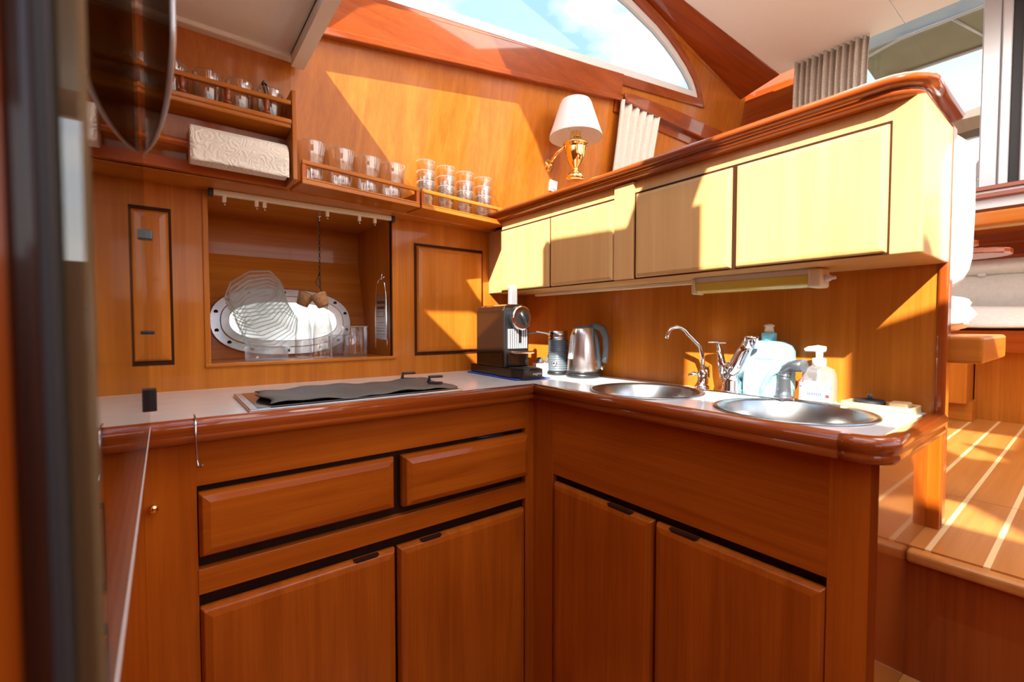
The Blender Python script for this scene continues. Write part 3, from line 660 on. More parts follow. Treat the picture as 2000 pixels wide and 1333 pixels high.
# ---- sinks
def sink(name, c, label):
    t_ = thing(name, label, 'sink', (c[0], c[1], .90), group=None)
    MB().open_lathe([(.176, .0004), (.176, .004), (.170, .0055), (.163, .0045), (.158, -.002), (.150, -.05), (.143, -.115), (.130, -.135), (.02, -.145), (0, -.145)], (0, 0, 0), 64).build('bowl', 'sink_steel', t_)
    MB().lathe([(.030, -.1445), (.030, -.1425), (.018, -.141), (0, -.1415)], (0, 0, 0), 24).build('drain', 'chrome', t_)
    return t_
sink('sink_bowl', S1, 'round stainless steel sink bowl beside the kettle')
sink('sink_bowl', S2, 'round stainless steel sink bowl in front of the soap bottles')
# ---- taps on their chrome plate
pl = tag(MB().prism([(1.352, .535)]+[(1.352+.05*math.sin(R(a_))*0, .53) for a_ in ()]+[(1.372, .512), (1.405, .515), (1.425, .56), (1.425, .78), (1.405, .81), (1.372, .812), (1.352, .79)], .9, .9075).build('tap_plate', 'chrome', bev=.003), 'long polished tap plate lying behind the two sinks', 'plate')
gn = thing('filter_tap', 'slim chrome gooseneck tap standing beside the first sink', 'tap', (1.398, .795, .907))
MB().lathe([(.020, 0), (.020, .006), (.014, .010), (.013, .040), (.015, .048), (.010, .056), (.0075, .064)], (0, 0, 0), 20).build('body', 'chrome', gn)
pts = [(0, 0, .055), (-.001, 0, .10), (-.009, .006, .135)]+[(-.009-.009*i, .006+.0094*i, .135+.014*i) for i in (1, 2, 3)]
arc_ = [(-.039, .039, .186), (-.050, .050, .196), (-.062, .060, .199), (-.074, .071, .192), (-.081, .078, .175), (-.083, .080, .160)]
MB().tube(pts+arc_, .0065, 12).build('spout', 'chrome', gn)
MB().tube([(0, 0, .038), (-.022, .02, .046), (-.034, .030, .040)], [.007, .006, .004], 10).build('lever', 'chrome', gn)
MB().box(.012, .026, -.012, .012, .03, .07).build('valve_block', 'chrome', gn, bev=.003)
mx_ = thing('mixer_tap', 'tall chrome mixer tap with a slanted swivel spout', 'tap', (1.392, .695, .907), 0)
MB().lathe([(.031, 0), (.031, .004), (.028, .008), (.028, .030), (.0265, .032), (.0265, .046), (.028, .048), (.027, .075), (.02, .088), (0, .090)], (0, 0, 0), 28).build('body', 'chrome', mx_)
MB().tube([(-.004, -.004, .045), (-.012, -.022, .085), (-.022, -.048, .130), (-.028, -.064, .158)], [.026, .024, .020, .018], 16).build('spout', 'chrome', mx_)
MB().lathe([(.0195, 0), (.0195, .026), (.0205, .028), (.0205, .034), (.016, .038), (0, .039)], (-.030, -.068, .136), 20).build('nozzle', 'chrome', mx_)
MB().tube([(.0, .022, .04), (-.002, .034, .09), (-.004, .044, .150)], [.015, .012, .007], 12).build('lever', 'chrome', mx_)
MB().prism([(-.02, .010), (-.03, .03), (-.012, .074), (.004, .078), (.010, .05), (.004, .016)], .148, .153).build('lever_plate', 'chrome', mx_, bev=.001)
sp = thing('hand_spray', 'dark chrome pull-out spray head at the end of the tap plate', 'tap', (1.385, .545, .907), 0)
MB().lathe([(.024, 0), (.024, .004), (.019, .006), (.018, .020), (.016, .05), (.017, .068)], (0, 0, 0), 24).build('holder', 'dark_steel', sp)
MB().tube([(0, 0, .06), (0, -.004, .078), (-.006, -.022, .090), (-.016, -.056, .094)], [.017, .016, .016, .0175], 18).build('head', 'dark_steel', sp)
MB().tube([(-.004, .004, .086), (-.008, .030, .066), (-.008, .052, .028), (-.004, .060, .004)], [.010, .009, .008, .006], 10).build('trigger', 'soap_blue', sp)
# ---- bottles
db = thing('soap_bottle', 'big white and turquoise detergent bottle with a push cap', 'bottle', (1.412, .598, .90), R(4))
def squircle(a_, b_, n=40, p_=3.2): return [(a_*math.copysign(abs(math.cos(2*math.pi*i/n))**(2/p_), math.cos(2*math.pi*i/n)), b_*math.copysign(abs(math.sin(2*math.pi*i/n))**(2/p_), math.sin(2*math.pi*i/n))) for i in range(n)]
def loft(secs, n=40, smooth=True):
    m_ = MB(); vs_ = []
    for (a_, b_, z, ox, oy) in secs: vs_ += [(x+ox, y+oy, z) for x, y in squircle(a_, b_, n)]
    fs = [[k*n+i, k*n+(i+1) % n, (k+1)*n+(i+1) % n, (k+1)*n+i] for k in range(len(secs)-1) for i in range(n)]
    m_.add(vs_, fs, smooth); m_.f += [list(range(n))[::-1], [(len(secs)-1)*n+i for i in range(n)]]; m_.sm += [False, False]
    return m_
loft([(.026, .062, 0, 0, 0), (.030, .068, .006, 0, 0), (.031, .070, .08, 0, 0), (.030, .068, .135, 0, 0), (.028, .062, .152, 0, 0), (.020, .045, .163, 0, 0), (.016, .020, .166, 0, 0)]).build('bottle_body', 'soap_blue', db)
loft([(.0285, .058, .006, -.0035, .004), (.031, .063, .012, -.0035, .004), (.031, .062, .10, -.0035, .003), (.030, .060, .135, -.0035, .002), (.027, .05, .146, -.0035, .002), (.02, .03, .149, -.003, .002)]).build('front_label', 'soap_white', db)
m = MB(); ring(m, [(-.022, .045), (.026, .045), (.026, .115), (-.022, .115)], [(-.020, .047), (.024, .047), (.024, .113), (-.020, .113)], .0340, .0355, lambda u, v, w_: (-w_, u, v)); m.build('embossed_panel', 'soap_blue', db)
for k in range(4): MB().box(-.0352, -.034, -.008, .012, .066+.009*k, .0675+.009*k).build('embossed_line', 'soap_blue', db)
MB().lathe([(.020, .162), (.0205, .186), (.017, .190)], (0, 0, 0), 24).build('collar', 'soap_blue', db)
MB().lathe([(.013, .188), (.012, .200), (.011, .204), (.014, .208), (.014, .210), (.008, .214), (0, .215)], (0, 0, 0), 20).build('push_cap', 'cream_plastic', db)
sb_ = thing('pump_bottle', 'clear hand gel bottle with a white pump and printed label', 'bottle', (1.400, .464, .90), R(0))
loft([(.026, .037, 0, 0, 0), (.029, .040, .004, 0, 0), (.029, .040, .060, 0, 0), (.028, .038, .078, 0, 0), (.023, .034, .092, 0, 0), (.015, .019, .100, 0, 0), (.013, .014, .103, 0, 0)]).build('bottle_body', 'gel', sb_)
MB().lathe([(.0165, .100), (.0165, .120), (.014, .122)], (0, 0, 0), 24).build('pump_collar', 'white_gloss', sb_)
MB().lathe([(.008, .12), (.009, .140), (.006, .146)], (0, 0, 0), 18).build('pump_neck', 'white_gloss', sb_)
MB().tube([(.006, -.012, .146), (-.004, .002, .148), (-.014, .022, .146), (-.017, .030, .143)], [.008, .009, .007, .004], 12).build('pump_spout', 'white_gloss', sb_)
MB().tube([(0, 0, .11), (0, 0, .01)], .004, 8).build('dip_tube', 'white', sb_)
def lab_sheet(y0, y1, z0, z1, r=.0302): return MB().sheet(lambda u, v: (-r-.0004+.004*abs((y0+(y1-y0)*u)/.044)**3, y0+(y1-y0)*u, z0+(z1-z0)*v), 8, 1)
flat('label_white', (.42, .43, .44), .5)
lbl = lab_sheet(-.037, .037, .008, .062).build('label', 'label_white', sb_)
def prnt(y0, y1, z0, z1, mat): lab_sheet(y0, y1, z0, z1, .0308).build('print', mat, lbl)
prnt(.026, .039, .058, .064, 'red'); prnt(.029, .033, .0595, .0625, 'white'); prnt(-.030, .022, .036, .055, 'grey_ink')
for k in range(8): prnt(.016-.0042*k, .0135-.0042*k, .024, .031, 'blue_ink')
prnt(.027, .036, .022, .027, 'grey_ink'); prnt(.028, .036, .012, .018, 'soap_blue'); prnt(-.034, -.026, .02, .028, 'red'); prnt(.030, .038, .044, .048, 'blue_ink'); prnt(-.038, -.036, .04, .05, 'blue_ink')
for k in range(3): prnt(-.022, .018, .011+.003*k, .0122+.003*k, 'grey_ink')
# ---- tray with plug and block
ty = thing('wooden_tray', 'small pale wooden tray in the corner behind the sink', 'tray', (1.40, .34, .90), world=True)
MB().box(1.362, 1.446, .262, .402, .9005, .906).build('tray_base', 'pale_y', ty)
m = MB(); m.box(1.362, 1.370, .262, .402, .906, .9175); m.box(1.438, 1.446, .262, .402, .906, .9175); m.box(1.370, 1.438, .396, .402, .906, .9175); m.box(1.370, 1.438, .262, .268, .906, .9175)
m.build('tray_rim', 'pale_y', ty, bev=.002)
sk_ = thing('sink_plug', 'black rubber sink plug lying on the wooden tray', 'plug', (1.402, .352, .906))
MB().lathe([(.024, 0), (.030, .004), (.032, .012), (.030, .018), (.010, .020), (0, .020)], (0, 0, 0), 28).build('stopper', 'black_matte', sk_)
MB().lathe([(.005, .019), (.005, .026), (.007, .029), (.004, .033), (0, .034)], (0, 0, 0), 14).build('grip', 'grey_plastic', sk_)
tag(MB().prism([(1.380, .275), (1.430, .275), (1.425, .312), (1.385, .312)], .9062, .925).build('wood_block', 'pale_y', bev=.004), 'small wooden block lying on the tray beside the black plug', 'block')
# ---- lamp and cable duct under the wall cabinet
ul = thing('strip_lamp', 'yellowed fluorescent strip lamp fixed under the wall cabinet', 'lamp', (1.32, .6, 1.255), world=True)
MB().box(1.295, 1.345, .440, .770, 1.238, 1.2548).build('housing', 'white', ul, bev=.002)
MB().prism([(1.293, 1.239), (1.300, 1.214), (1.310, 1.207), (1.335, 1.207), (1.347, 1.216), (1.347, 1.239)], .458, .766, 'y', mp=lambda u, v, w_: (u, w_, v)).build('diffuser', 'lamp_yellow', ul, bev=.003)
for (y0, y1) in ((.428, .458), (.766, .776)): MB().box(1.290, 1.350, y0, y1, 1.205, 1.253).build('end_cap', 'cream_plastic', ul, bev=.006, seg=3)
MB().lathe([(.008, 0), (.008, .012), (.005, .014), (.004, .024), (0, .025)], (1.315, .428, 1.228), 14, axis='y').build('switch', 'white', ul)
for o in ul.children:
    if o.name.startswith('switch'): o.data.transform(Matrix.Translation((0, .856, 0)) @ Matrix.Scale(-1, 4, (0, 1, 0)))
tag(MB().box(1.352, 1.372, .80, 1.59, 1.243, 1.2549).build('cable_duct', 'cream_plastic', bev=.002), 'thin white cable duct running along the underside of the wall cabinet', 'duct')
# ---- coffee machine
cm = thing('coffee_machine', 'dark brown capsule coffee machine in the worktop corner', 'coffee machine', (1.132, 1.508, .9055), R(-4)); cm.scale = (1, 1, 1.035)
# local: front = -y, right = +x
base = [(-.062, .205), (-.066, -.13), (-.045, -.185), (.045, -.185), (.066, -.13), (.062, .205)]
MB().prism(base, 0, .036).build('base_tray', 'machine', cm, bev=.004)
MB().prism([(-.058, -.09), (-.04, -.175), (.04, -.175), (.058, -.09)], .0355, .038).build('drip_plate', 'black_matte', cm)
MB().prism([(-.062, .036), (-.062, .255), (-.052, .272), (-.030, .280), (.030, .280), (.052, .272), (.062, .255), (.062, .036)], -.062, .150, mp=lambda u, v, w_: (u, w_, v)).build('body', 'machine', cm, bev=.004, seg=3)
MB().box(-.060, .060, -.069, -.0615, .036, .264).build('front_frame', 'black', cm, bev=.004)
for k in range(9): MB().box(-.043+.0105*k, -.0365+.0105*k, -.078, -.069, .108, .184).build('grille_rib', 'alu', cm, bev=.001)
MB().box(.008, .016, -.080, -.070, .13, .182).build('outlet_slot', 'black', cm)
MB().prism([(-.044, -.07), (-.044, -.125), (-.03, -.150), (.03, -.150), (.044, -.125), (.044, -.07)], .092, .099).build('cup_shelf', 'chrome', cm, bev=.002)
MB().box(-.045, .045, -.074, -.069, .040, .088).build('drip_drawer', 'machine', cm, bev=.002)
MB().lathe([(.044, 0), (.046, .006), (.046, .03), (.041, .036), (.030, .040), (0, .041)], (0, 0, 0), 36, axis='y').build('head', 'black', cm)
MB().lathe([(.044, .028), (.047, .032), (.047, .037), (.042, .040)], (0, 0, 0), 36, axis='y').build('head_ring', 'chrome', cm)
MB().tube([(-.012, .043, .022), (.010, .045, -.012), (.016, .044, -.032)], [.010, .011, .006], 12).build('head_grip', 'black', cm)
for o in cm.children:
    if o.name.split('.')[0] in ('head', 'head_ring', 'head_grip'): o.data.transform(Matrix.Translation((.004, -.066, .226)) @ Matrix.Scale(-1, 4, (0, 1, 0)))
MB().prism([(-.019, .255), (-.018, .345), (-.012, .356), (.012, .356), (.018, .345), (.019, .255)], -.052, -.030, mp=lambda u, v, w_: (u, w_, v)).build('lever', 'alu', cm, bev=.006, seg=3)
MB().open_lathe([(.032, .04), (.033, .20)], (0, .178, 0), 28).build('water_tank', 'acrylic', cm)
MB().lathe([(.036, .20), (.036, .207), (0, .208)], (0, .178, 0), 28).build('tank_lid', 'black', cm)
text('lettering', 'magimix', .013, 'white', cm, Matrix.Translation((.018, -.1862, .018)) @ Matrix.Rotation(R(90), 4, 'X'))
tag(MB().sheet(lambda u, v: (1.052+.155*u+.02*v, 1.343+.38*v-.02*u+.004*math.sin(9*u),   .9035+.0008*math.sin(u*17+v*13)), 24, 24).build('blue_cloth', 'cloth_blue', solid=.003), 'blue cloth lying under the coffee machine', 'cloth')
# ---- power strip with plugs, cables
pw_ = thing('socket_block', 'white socket block with two plugs behind the coffee machine', 'socket', (1.36, 1.535, .90), R(-20))
MB().box(-.045, .045, -.03, .03, 0, .040).build('block', 'white', pw_, bev=.006, seg=3)
for x in (-.022, .022): MB().lathe([(.018, .044), (.018, .050), (.013, .062), (.008, .066), (0, .066)], (x, 0, 0), 18).build('plug', 'grey_plastic', pw_)
tag(MB().tube([(1.165, 1.50, 1.04), (1.21, 1.49, 1.075), (1.27, 1.475, 1.082), (1.31, 1.46, 1.075), (1.335, 1.45, 1.05), (1.34, 1.475, .98), (1.352, 1.50, .95)], .0035, 8).build('power_cable', 'grey_plastic'), 'grey cable arching from the coffee machine to the socket block', 'cable')
tag(MB().tube([(1.375, 1.525, .968), (1.37, 1.51, 1.0), (1.395, 1.50, 1.01), (1.425, 1.49, .98), (1.43, 1.47, .93), (1.42, 1.45, .906)], .003, 8).build('power_cable', 'black'), 'thin black cable running from the socket block down to the worktop', 'cable')
# ---- milk frother
fr = thing('milk_frother', 'ribbed black milk frother with a steel lid', 'milk frother', (1.338, 1.420, .90))
MB().lathe([(.046, 0), (.047, .004), (.047, .012), (.044, .016)], (0, 0, 0), 32).build('base', 'black', fr)
rb = []
for k in range(14): z = .016+.0095*k; rb += [(.0405, z), (.0425, z+.003), (.0425, z+.0065), (.0405, z+.0093)]
MB().lathe(rb, (0, 0, 0), 32).build('jug', 'grey_plastic', fr)
MB().lathe([(.042, .149), (.043, .152), (.043, .158), (.040, .160), (.041, .163), (.041, .186), (.038, .188), (0, .188)], (0, 0, 0), 32).build('lid', 'steel', fr)
MB().lathe([(.012, 0), (.012, .002), (.0095, .003), (.009, .001), (.006, .001), (.005, .003), (0, .003)], (0, 0, 0), 20, axis='y').build('button', 'steel', fr)
for o in fr.children:
    if o.name.startswith('button'): o.data.transform(Matrix.Rotation(R(-62), 4, 'Z') @ Matrix.Translation((0, -.0425, .05)) @ Matrix.Scale(-1, 4, (0, 1, 0)))
# ---- kettle
kt = thing('kettle', 'brushed steel electric kettle with a dark grey handle', 'kettle', (1.360, 1.292, .90), R(-66))
# local +x = handle direction
MB().lathe([(.070, 0), (.072, .004), (.072, .014), (.067, .018)], (0, 0, 0), 40).build('power_base', 'black', kt)
MB().lathe([(.066, .018), (.0665, .024), (.064, .07), (.058, .13), (.052, .175), (.047, .196), (.044, .200)], (0, 0, 0), 40).build('body', 'kettle_steel', kt)
MB().lathe([(.067, .019), (.068, .023), (.067, .027)], (0, 0, 0), 40).build('bottom_ring', 'black', kt)
MB().lathe([(.045, .199), (.043, .206), (.02, .209), (0, .209)], (0, 0, 0), 32).build('lid', 'grey_plastic', kt)
MB().tube([(.030, 0, .205), (.052, 0, .208), (.078, 0, .198), (.092, 0, .168), (.095, 0, .125), (.092, 0, .085), (.086, 0, .062)], [.012, .013, .014, .0135, .0125, .012, .011], 16).build('handle', 'grey_plastic', kt)
MB().tube([(.046, 0, .19), (.054, 0, .15), (.062, 0, .08), (.066, 0, .035)], [.010, .012, .012, .012], 12).build('handle_mount', 'grey_plastic', kt)
MB().lathe([(.010, 0), (.010, .008), (.006, .011), (0, .011)], (.074, 0, .04), 14, axis='x').build('switch', 'steel', kt)
MB().prism([(-.012, .075), (.012, .075), (.013, .085), (.011, .165), (.007, .174), (-.007, .174), (-.011, .165), (-.013, .085)], 0, .004, mp=lambda u, v, w_: (u, -(.0655-.0001-(v-.07)*.105)-w_+.0015, v)).build('water_gauge', 'white', kt, bev=.002)
for o in kt.children:
    if o.name.startswith('water_gauge'): o.data.transform(Matrix.Rotation(R(-36), 4, 'Z'))
for k in range(3): 
    q = MB().box(-.004, .004, -.072+.004*k*0, -.0705, .10+.02*k, .104+.02*k).build('gauge_mark', 'grey_ink', kt); q.data.transform(Matrix.Rotation(R(-36), 4, 'Z') @ Matrix.Translation((0, .0055+.0021*k, 0)))
# ---- tumblers, glasses
def lathe_mesh(name, prof, mat, n=40, **kw):
    m_ = MB().open_lathe(prof, (0, 0, 0), n, **kw); o = m_.build(name, mat); me = o.data; bpy.data.objects.remove(o)
    me.materials.append(MATS['glass_rim']); top = max(h_ for r_, h_ in prof)
    for p_ in me.polygons:
        if all(me.vertices[k].co.z > top-.0028 for k in p_.vertices) or (p_.center[2] < .0165 and math.hypot(p_.center[0], p_.center[1]) > .02 and abs(p_.normal[2]) > .3): p_.material_index = 1
    return me
tum_o = [(.001, .0), (.031, .0), (.033, .004), (.035, .03), (.039, .07), (.041, .074), (.043, .10), (.0473, .1306), (.0478, .133)]
tum_i = [(.0458, .133), (.0460, .1306), (.0415, .098), (.0385, .07), (.034, .03), (.031, .016), (.001, .014)]
TUM = lathe_mesh('wide_tumbler', tum_o+tum_i, 'glass', 54, flute=.05, nf=18, zf=(.01, .071))
ST_o = [(.001, 0), (.026, 0), (.028, .004), (.0315, .062), (.034, .066), (.0354, .1026), (.0357, .105)]
ST = lathe_mesh('slim_glass', ST_o+[(.0339, .105), (.0342, .1026), (.033, .067), (.0300, .060), (.026, .012), (.001, .010)], 'glass', 36)
TT = lathe_mesh('tumbler', [(.001, 0), (.031, 0), (.033, .004), (.0364, .0976), (.0367, .100), (.0349, .100), (.0352, .0976), (.032, .012), (.001, .010)], 'glass', 40)
def place(name, me, loc, label, cat, group):
    o = bpy.data.objects.new(name, me); COL.objects.link(o); o.location = loc; o.rotation_euler = (0, 0, random.random()*6); return tag(o, label, cat, group)
for x, lab in ((.395, 'wide flared tumbler right beside the side board of the towel rack'), (.492, 'second wide flared tumbler from the towel rack'), (.588, 'third wide flared tumbler from the towel rack'), (.683, 'wide flared tumbler closest to the stacks of slim glasses')):
    p_ = pt1(x-.007, .050, 1.5665); place('wide_tumbler', TUM, p_, lab, 'glass', 'wide tumblers on the low shelf')
for x, wh in ((.826, 'stack beside the wide tumblers'), (.922, 'second stack from the wide tumblers'), (1.018, 'third stack from the wide tumblers'), (1.118, 'stack beside the wall cabinet')):
    for k in range(3):
        p_ = pt2(x-.007, .056, 1.5645+.0395*k); place('slim_glass', ST, p_, ('slim clear glass at the bottom of the ', 'slim clear glass in the middle of the ', 'slim clear glass on top of the ')[k]+wh, 'glass', 'stacked slim glasses on the low shelf')
for x, wh in ((-.045, 'fourth'), (.033, 'third'), (.112, 'second'), (.19, 'first')):
    place('tumbler', TT, (x, 1.556, 1.7165), f'plain empty tumbler behind the spindles, {wh} from the tumbler with tongs', 'glass', 'tumblers on the spindle rack')
place('tumbler', TT, (.270, 1.556, 1.7165), 'plain clear tumbler holding black tongs at the end of the spindle rack', 'glass', 'tumblers on the spindle rack')
tg = thing('ice_tongs', 'black-handled tongs standing in the end tumbler of the rack', 'tongs', (.27, 1.556, 1.7275), world=True)
MB().tube([(.276, 1.548, 1.73), (.262, 1.550, 1.79), (.250, 1.552, 1.835), (.252, 1.554, 1.842), (.260, 1.556, 1.835)], [.002, .003, .004, .0035, .003], 8).build('arm', 'black', tg)
MB().tube([(.280, 1.552, 1.73), (.270, 1.556, 1.80), (.260, 1.556, 1.835)], [.002, .003, .003], 8).build('arm', 'black', tg)
# ---- paper towel
pt_ = thing('paper_towel_roll', 'cream embossed paper towel roll hanging under the spindle rack', 'paper towel', (.19, 1.553, 1.612))
tl = MB().lathe([(.020, -.124), (.0515, -.124), (.0525, -.120), (.0525, .115), (.0515, .119), (.020, .119)], (0, 0, 0), 64, axis='x').build('roll', 'paper', pt_)
MB().sheet(lambda u, v: (-.124+.243*u, -.0528+.004*math.sin(3*v)*v, .0-.056*v+.002*math.sin(u*5)*v), 20, 8).build('loose_sheet', 'paper', pt_, solid=.0008)
MB().lathe([(.0085, -.126), (.020, -.126), (.020, .121), (.0085, .121)], (0, 0, 0), 24, axis='x').build('core', 'cork', pt_)
# ---- curtain rail with runners under the side deck
cr_ = thing('curtain_rail', 'cream curtain rail with runners across the recess opening', 'curtain rail', (.43, 1.76, 1.53), world=True)
MB().box(.128, .742, 1.752, 1.768, 1.532, 1.5498).build('rail', 'cream_plastic', cr_, bev=.002)
for x in (.121, .735): MB().box(x, x+.015, 1.748, 1.772, 1.526, 1.5498).build('end_stop', 'black', cr_, bev=.002)
for x in (.165, .258, .282, .488, .607, .668):
    g_ = MB().box(x-.006, x+.006, 1.753, 1.765, 1.512, 1.534).build('runner', 'cream_plastic', cr_, bev=.002)
    MB().tube([(x, 1.759, 1.512), (x, 1.759, 1.507), (x+.003, 1.759, 1.503), (x+.005, 1.759, 1.507)], .0011, 6).build('hook', 'chrome', g_)
# ---- porthole
pn = thing('window_3', None, None, (.412, 2.12, 1.12), world=True); struct(pn)
MR = lambda u, v, w_: (u, ry(v)-w_, v)
m = MB(); ring(m, stad(.272, .140), stad(.215, .088), -.004, .012, MR); m.build('flange', 'port_metal', pn, bev=.003)
m = MB(); ring(m, stad(.237, .108), stad(.205, .080), .010, .020, MR); m.build('inner_ring', 'port_metal', pn, bev=.003)
q = stad(.214, .087); MB().add([MR(u, v, 0) for u, v in q], [list(range(len(q)))]).build('pane', 'port_pane', pn)
for i in range(14):
    t_ = 2*math.pi*(i+.5)/14; c_, s_ = math.cos(t_), math.sin(t_)
    u = port_c[0]+.254*math.copysign(abs(c_)**.8, c_); v = port_c[1]+.123*math.copysign(abs(s_)**.8, s_)
    MB().lathe([(.0075, -.0008), (.0075, .0008), (0, .0008)], (u, ry(v)-.0125, v), 12, axis='y').build('bolt', 'gap', pn)
# ---- plastic tub and leaning stack of glass plates
oc = [(math.cos(R(22.5+45*i)), math.sin(R(22.5+45*i))) for i in range(8)]
tb = thing('glass_dish', 'clear glass dish on the recess ledge below the stack of plates', 'dish', (.300, 1.875, .9815))
MB().open_lathe([(.001, 0), (.066, 0), (.070, .004), (.072, .042), (.080, .047), (.080, .050), (.070, .0485), (.068, .006), (.001, .004)], (0, 0, 0), 40).build('bowl', 'glass_plate', tb)
def plate_mesh():
    m_ = MB(); n = 32
    def rr(a_): return 1/max(abs(math.cos((a_+math.pi/8) % (math.pi/4)-math.pi/8)), .1)*.97
    prof_ = [(.001, .002), (.060, .002), (.071, .008), (.090, .0140), (.0945, .0150), (.0945, .0120), (.090, .0120)]
    vs_ = []
    for i in range(n):
        a_ = 2*math.pi*i/n
        for r_, h_ in prof_: vs_.append((r_*rr(a_)*math.cos(a_), r_*rr(a_)*math.sin(a_), h_))
    k = len(prof_)
    m_.add(vs_, [[i*k+j, ((i+1) % n)*k+j, ((i+1) % n)*k+j+1, i*k+j+1] for i in range(n) for j in range(k-1)], False)
    o = m_.build('p', 'glass_plate'); me = o.data; me.name = 'glass_plate'; bpy.data.objects.remove(o); me.materials.append(MATS['glass_rim'])
    for p_ in me.polygons:
        if math.hypot(p_.center[0], p_.center[1]) > .0875: p_.material_index = 1
    return me
PM = plate_mesh()
ords = ['lowest', 'second', 'third', 'fourth', 'fifth', 'sixth', 'seventh', 'eighth', 'ninth', 'tenth', 'eleventh', 'topmost']
for k in range(12):
    f_ = k/11
    o = bpy.data.objects.new('glass_plate', PM); COL.objects.link(o)
    tilt = 48+6*f_
    o.rotation_euler = Matrix.Rotation(0, 3).to_euler() if False else (Matrix.Rotation(R(-37), 3, 'Z') @ Matrix.Rotation(R(tilt), 3, 'X') @ Matrix.Rotation(R(12-5*k), 3, 'Z')).to_euler()
    d_ = (11-k)
    o.location = (.318-.052*f_, 1.868+.030*f_, 1.083+.150*f_)
    tag(o, f'octagonal clear glass plate, {ords[k]} in the leaning stack' if k in (0, 11) else f'octagonal clear glass plate, {ords[k]} from the bottom of the leaning stack', 'plate', 'leaning stack of glass plates')
# ---- carafes with corks
def carafe(x, y, h, r, rn, label, tilt, corklab):
    t_ = thing('glass_carafe', label, 'carafe', (x, y, .9815))
    MB().open_lathe([(.001, 0), (r-.002, 0), (r, .004), (r, h*.55), (r*.93, h*.62), (rn*1.05, h*.82), (rn, h*.88), (rn*1.05, h-.002), (rn*1.05, h), (rn*.92, h-.002), (rn*.90, h*.87), (r*.86, h*.61), (r*.93, h*.54), (r*.93, .008), (.001, .006)], (0, 0, 0), 36).build('bottle', 'glass', t_)
    m_ = MB().lathe([(.021, -.012), (.031, .036), (.030, .038), (0, .038)], (0, 0, 0), 24).build('cork_stopper', 'cork', t_)
    m_.data.transform(Matrix.Translation((0, 0, h+.004)) @ Matrix.Rotation(R(tilt), 4, (.8, -.6, 0)))
    return t_
carafe(.432, 1.905, .215, .031, .021, 'slim clear glass carafe with tilted cork beside the plates', 0, '')
carafe(.490, 1.850, .210, .036, .022, 'broader clear glass carafe with tilted cork beside the storage jar', 0, '')
for o in list(bpy.data.objects):
    if o.name.startswith('cork_stopper'):
        ax = Matrix.Rotation(R(-37), 4, 'Z'); s_ = 26 if o.name == 'cork_stopper' else -26
        o.data.transform(Matrix.Translation((0, 0, .215)) @ ax @ Matrix.Rotation(R(s_), 4, 'Y') @ ax.inverted() @ Matrix.Translation((0, 0, -.215)))
JR = lathe_mesh('storage_jar', [(.001, 0), (.046, 0), (.049, .004), (.049, .118), (.052, .1235), (.052, .126), (.047, .126), (.047, .1235), (.047, .008), (.001, .006)], 'glass', 40)
place('storage_jar', JR, (.632, 1.900, .9815), 'clear straight-sided glass jar beside the steel grater', 'jar', None)
JR2 = lathe_mesh('ribbed_jar', [(.001, 0), (.042, 0), (.045, .004), (.046, .085), (.048, .088), (.044, .086), (.043, .006), (.001, .006)], 'glass_plate', 54, flute=.06, nf=16, zf=(.02, .08))
place('ribbed_jar', JR2, (.600, 2.005, .9815), 'low ribbed clear glass behind the straight-sided jar', 'glass', None)
# ---- hanging chain with hook
ch = thing('hanging_chain', 'thin dark chain with a hook hanging from the recess ceiling', 'chain', (.50, 1.93, 1.5495), world=True)
MB().lathe([(.010, -.004), (.012, 0)], (.506, 1.93, 1.549), 14).build('ceiling_plate', 'chrome', ch)
MB().tube([(.506, 1.93, 1.548), (.506, 1.93, 1.535), (.503, 1.93, 1.53)], .003, 8).build('eye', 'chrome', ch)
for k in range(22):
    z = 1.530-.0125*k; a_ = k % 2*math.pi/2
    MB().tube([(.504+.0035*math.cos(t_)*math.cos(a_), 1.93+.0035*math.cos(t_)*math.sin(a_), z+.0085*math.sin(t_)) for t_ in [2*math.pi*i/10 for i in range(11)]], .0012, 5, cap=False).build('link', 'black', ch)
MB().tube([(.504, 1.93, 1.325), (.497, 1.93, 1.30), (.488, 1.93, 1.285), (.490, 1.93, 1.272), (.502, 1.93, 1.262), (.512, 1.93, 1.245)], .0022, 8).build('hook', 'black', ch)
# ---- grater hung on the recess side
gr = thing('flat_grater', 'narrow steel hand grater hanging on the right side of the recess', 'grater', (.724, 1.845, 1.0), R(24))
MG = lambda u, v, w_: (-w_, u, v)
MB().prism([(-.031, .055), (.031, .055), (.027, .235), (-.027, .235)], 0, .0015, mp=MG).build('blade', 'steel', gr)
MB().tube([(0, -.033, .015), (0, -.032, .06), (0, -.028, .235), (0, -.020, .285), (0, -.008, .305), (0, .008, .305), (0, .020, .285), (0, .028, .235), (0, .032, .06), (0, .033, .015)], .0026, 8).build('wire_frame', 'chrome', gr)
for rrow in range(2):
    for k in range(6): MB().box(-.003, -.001, -.018+.0072*k-.001, -.018+.0072*k+.0012, .200-.022*rrow, .212-.022*rrow).build('tooth', 'gap', gr)
for rrow in range(5):
    for k in range(7): MB().lathe([(.0018, 0), (.0018, .001), (0, .001)], (-.0025, -.022+.0072*k, .122-.012*rrow), 6, axis='x').build('tooth', 'dark_steel', gr)
m = MB(); ring(m, [(-.020, .145), (.020, .145), (.020, .170), (-.020, .170)], [(-.017, .148), (.017, .148), (.017, .167), (-.017, .167)], .0016, .0022, MG); m.build('stamped_plate', 'dark_steel', gr)
MB().box(-.003, -.001, -.031, .031, .051, .056).build('end_bar', 'chrome', gr)
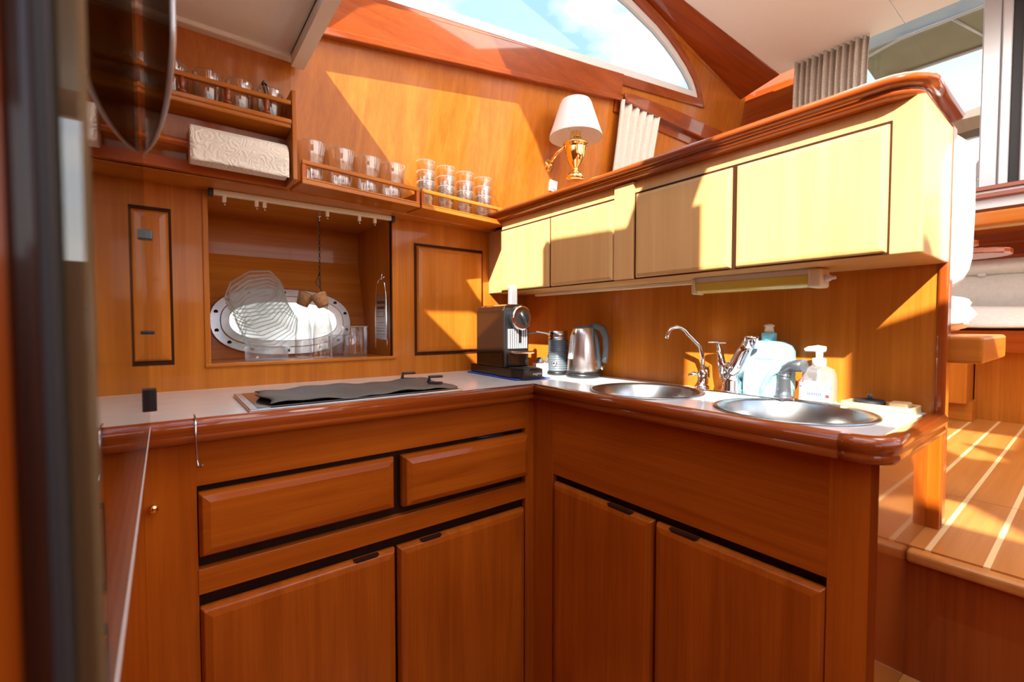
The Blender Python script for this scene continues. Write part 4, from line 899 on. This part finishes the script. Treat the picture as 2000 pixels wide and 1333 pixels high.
hk = tag(MB().tube([(.749, 1.838, 1.315), (.735, 1.838, 1.312), (.724, 1.838, 1.302), (.726, 1.838, 1.32), (.724, 1.84, 1.33)], .0025, 8).build('wall_hook', 'chrome'), 'small chrome hook holding the grater on the recess side', 'hook')
# ---- brass wall lamp
lx, ly = 1.565, 1.545
wlm = thing('wall_lamp', 'brass wall lamp with a white tapered shade above the wall cabinet', 'lamp', (lx, ly, 1.80))
MB().lathe([(.026, 0), (.040, .004), (.042, .014), (.034, .028), (.018, .040), (.012, .050), (.014, .056), (.030, .075), (.044, .110), (.049, .145), (.050, .158), (.058, .162), (.058, .172), (.048, .178), (.03, .186), (.028, .196), (0, .197)], (0, 0, 0), 36).build('brass_vase', 'brass', wlm)
cm_ = MB()
for k in range(12):
    a_ = 2*math.pi*k/12; cm_.box(.022*math.cos(a_)-.003, .022*math.cos(a_)+.003, .022*math.sin(a_)-.003, .022*math.sin(a_)+.003, .194, .226)
cm_.lathe([(.026, .194), (.026, .204), (.020, .208)], (0, 0, 0), 20).build('burner_crown', 'brass', wlm)
MB().open_lathe([(.020, .20), (.034, .24), (.030, .29), (.02, .32)], (0, 0, 0), 24).build('glass_chimney', 'glass', wlm)
MB().open_lathe([(.125, .198), (.124, .206), (.118, .222), (.075, .352), (.068, .366), (.045, .372), (.043, .370), (.066, .363), (.073, .350), (.116, .221), (.122, .206), (.123, .198)], (0, 0, 0), 48).build('lamp_shade', 'shade', wlm)
MB().tube([(-.03, .03, .165), (-.055, .07, .135), (-.045, .115, .115), (-.03, .145, .115)], .008, 10).build('arm', 'brass', wlm)
MB().lathe([(.034, 0), (.034, .006), (.022, .012), (.012, .02), (0, .02)], (-.027, .168, .112), 24, axis='y').build('wall_rosette', 'brass', wlm)
for o in wlm.children:
    if o.name.startswith('wall_rosette'): o.data.transform(Matrix.Translation((-.027, .168, .112)) @ Matrix.Scale(-1, 4, (0, 1, 0)) @ Matrix.Rotation(R(-10), 4, 'X') @ Matrix.Translation((.027, -.168, -.112)))
sw = thing('wall_switch', 'small white switch plate on the cabin side below the wall lamp', 'switch', Wp(1.585, 1.80), world=True)
MB().prism([(1.558, 1.792), (1.612, 1.792), (1.612, 1.846), (1.558, 1.846)], -.001, .010, mp=MWp).build('plate', 'white_gloss', sw, bev=.003)
MB().prism([(1.572, 1.804), (1.598, 1.804), (1.598, 1.834), (1.572, 1.834)], .009, .014, mp=MWp).build('rocker', 'white_gloss', sw, bev=.002)
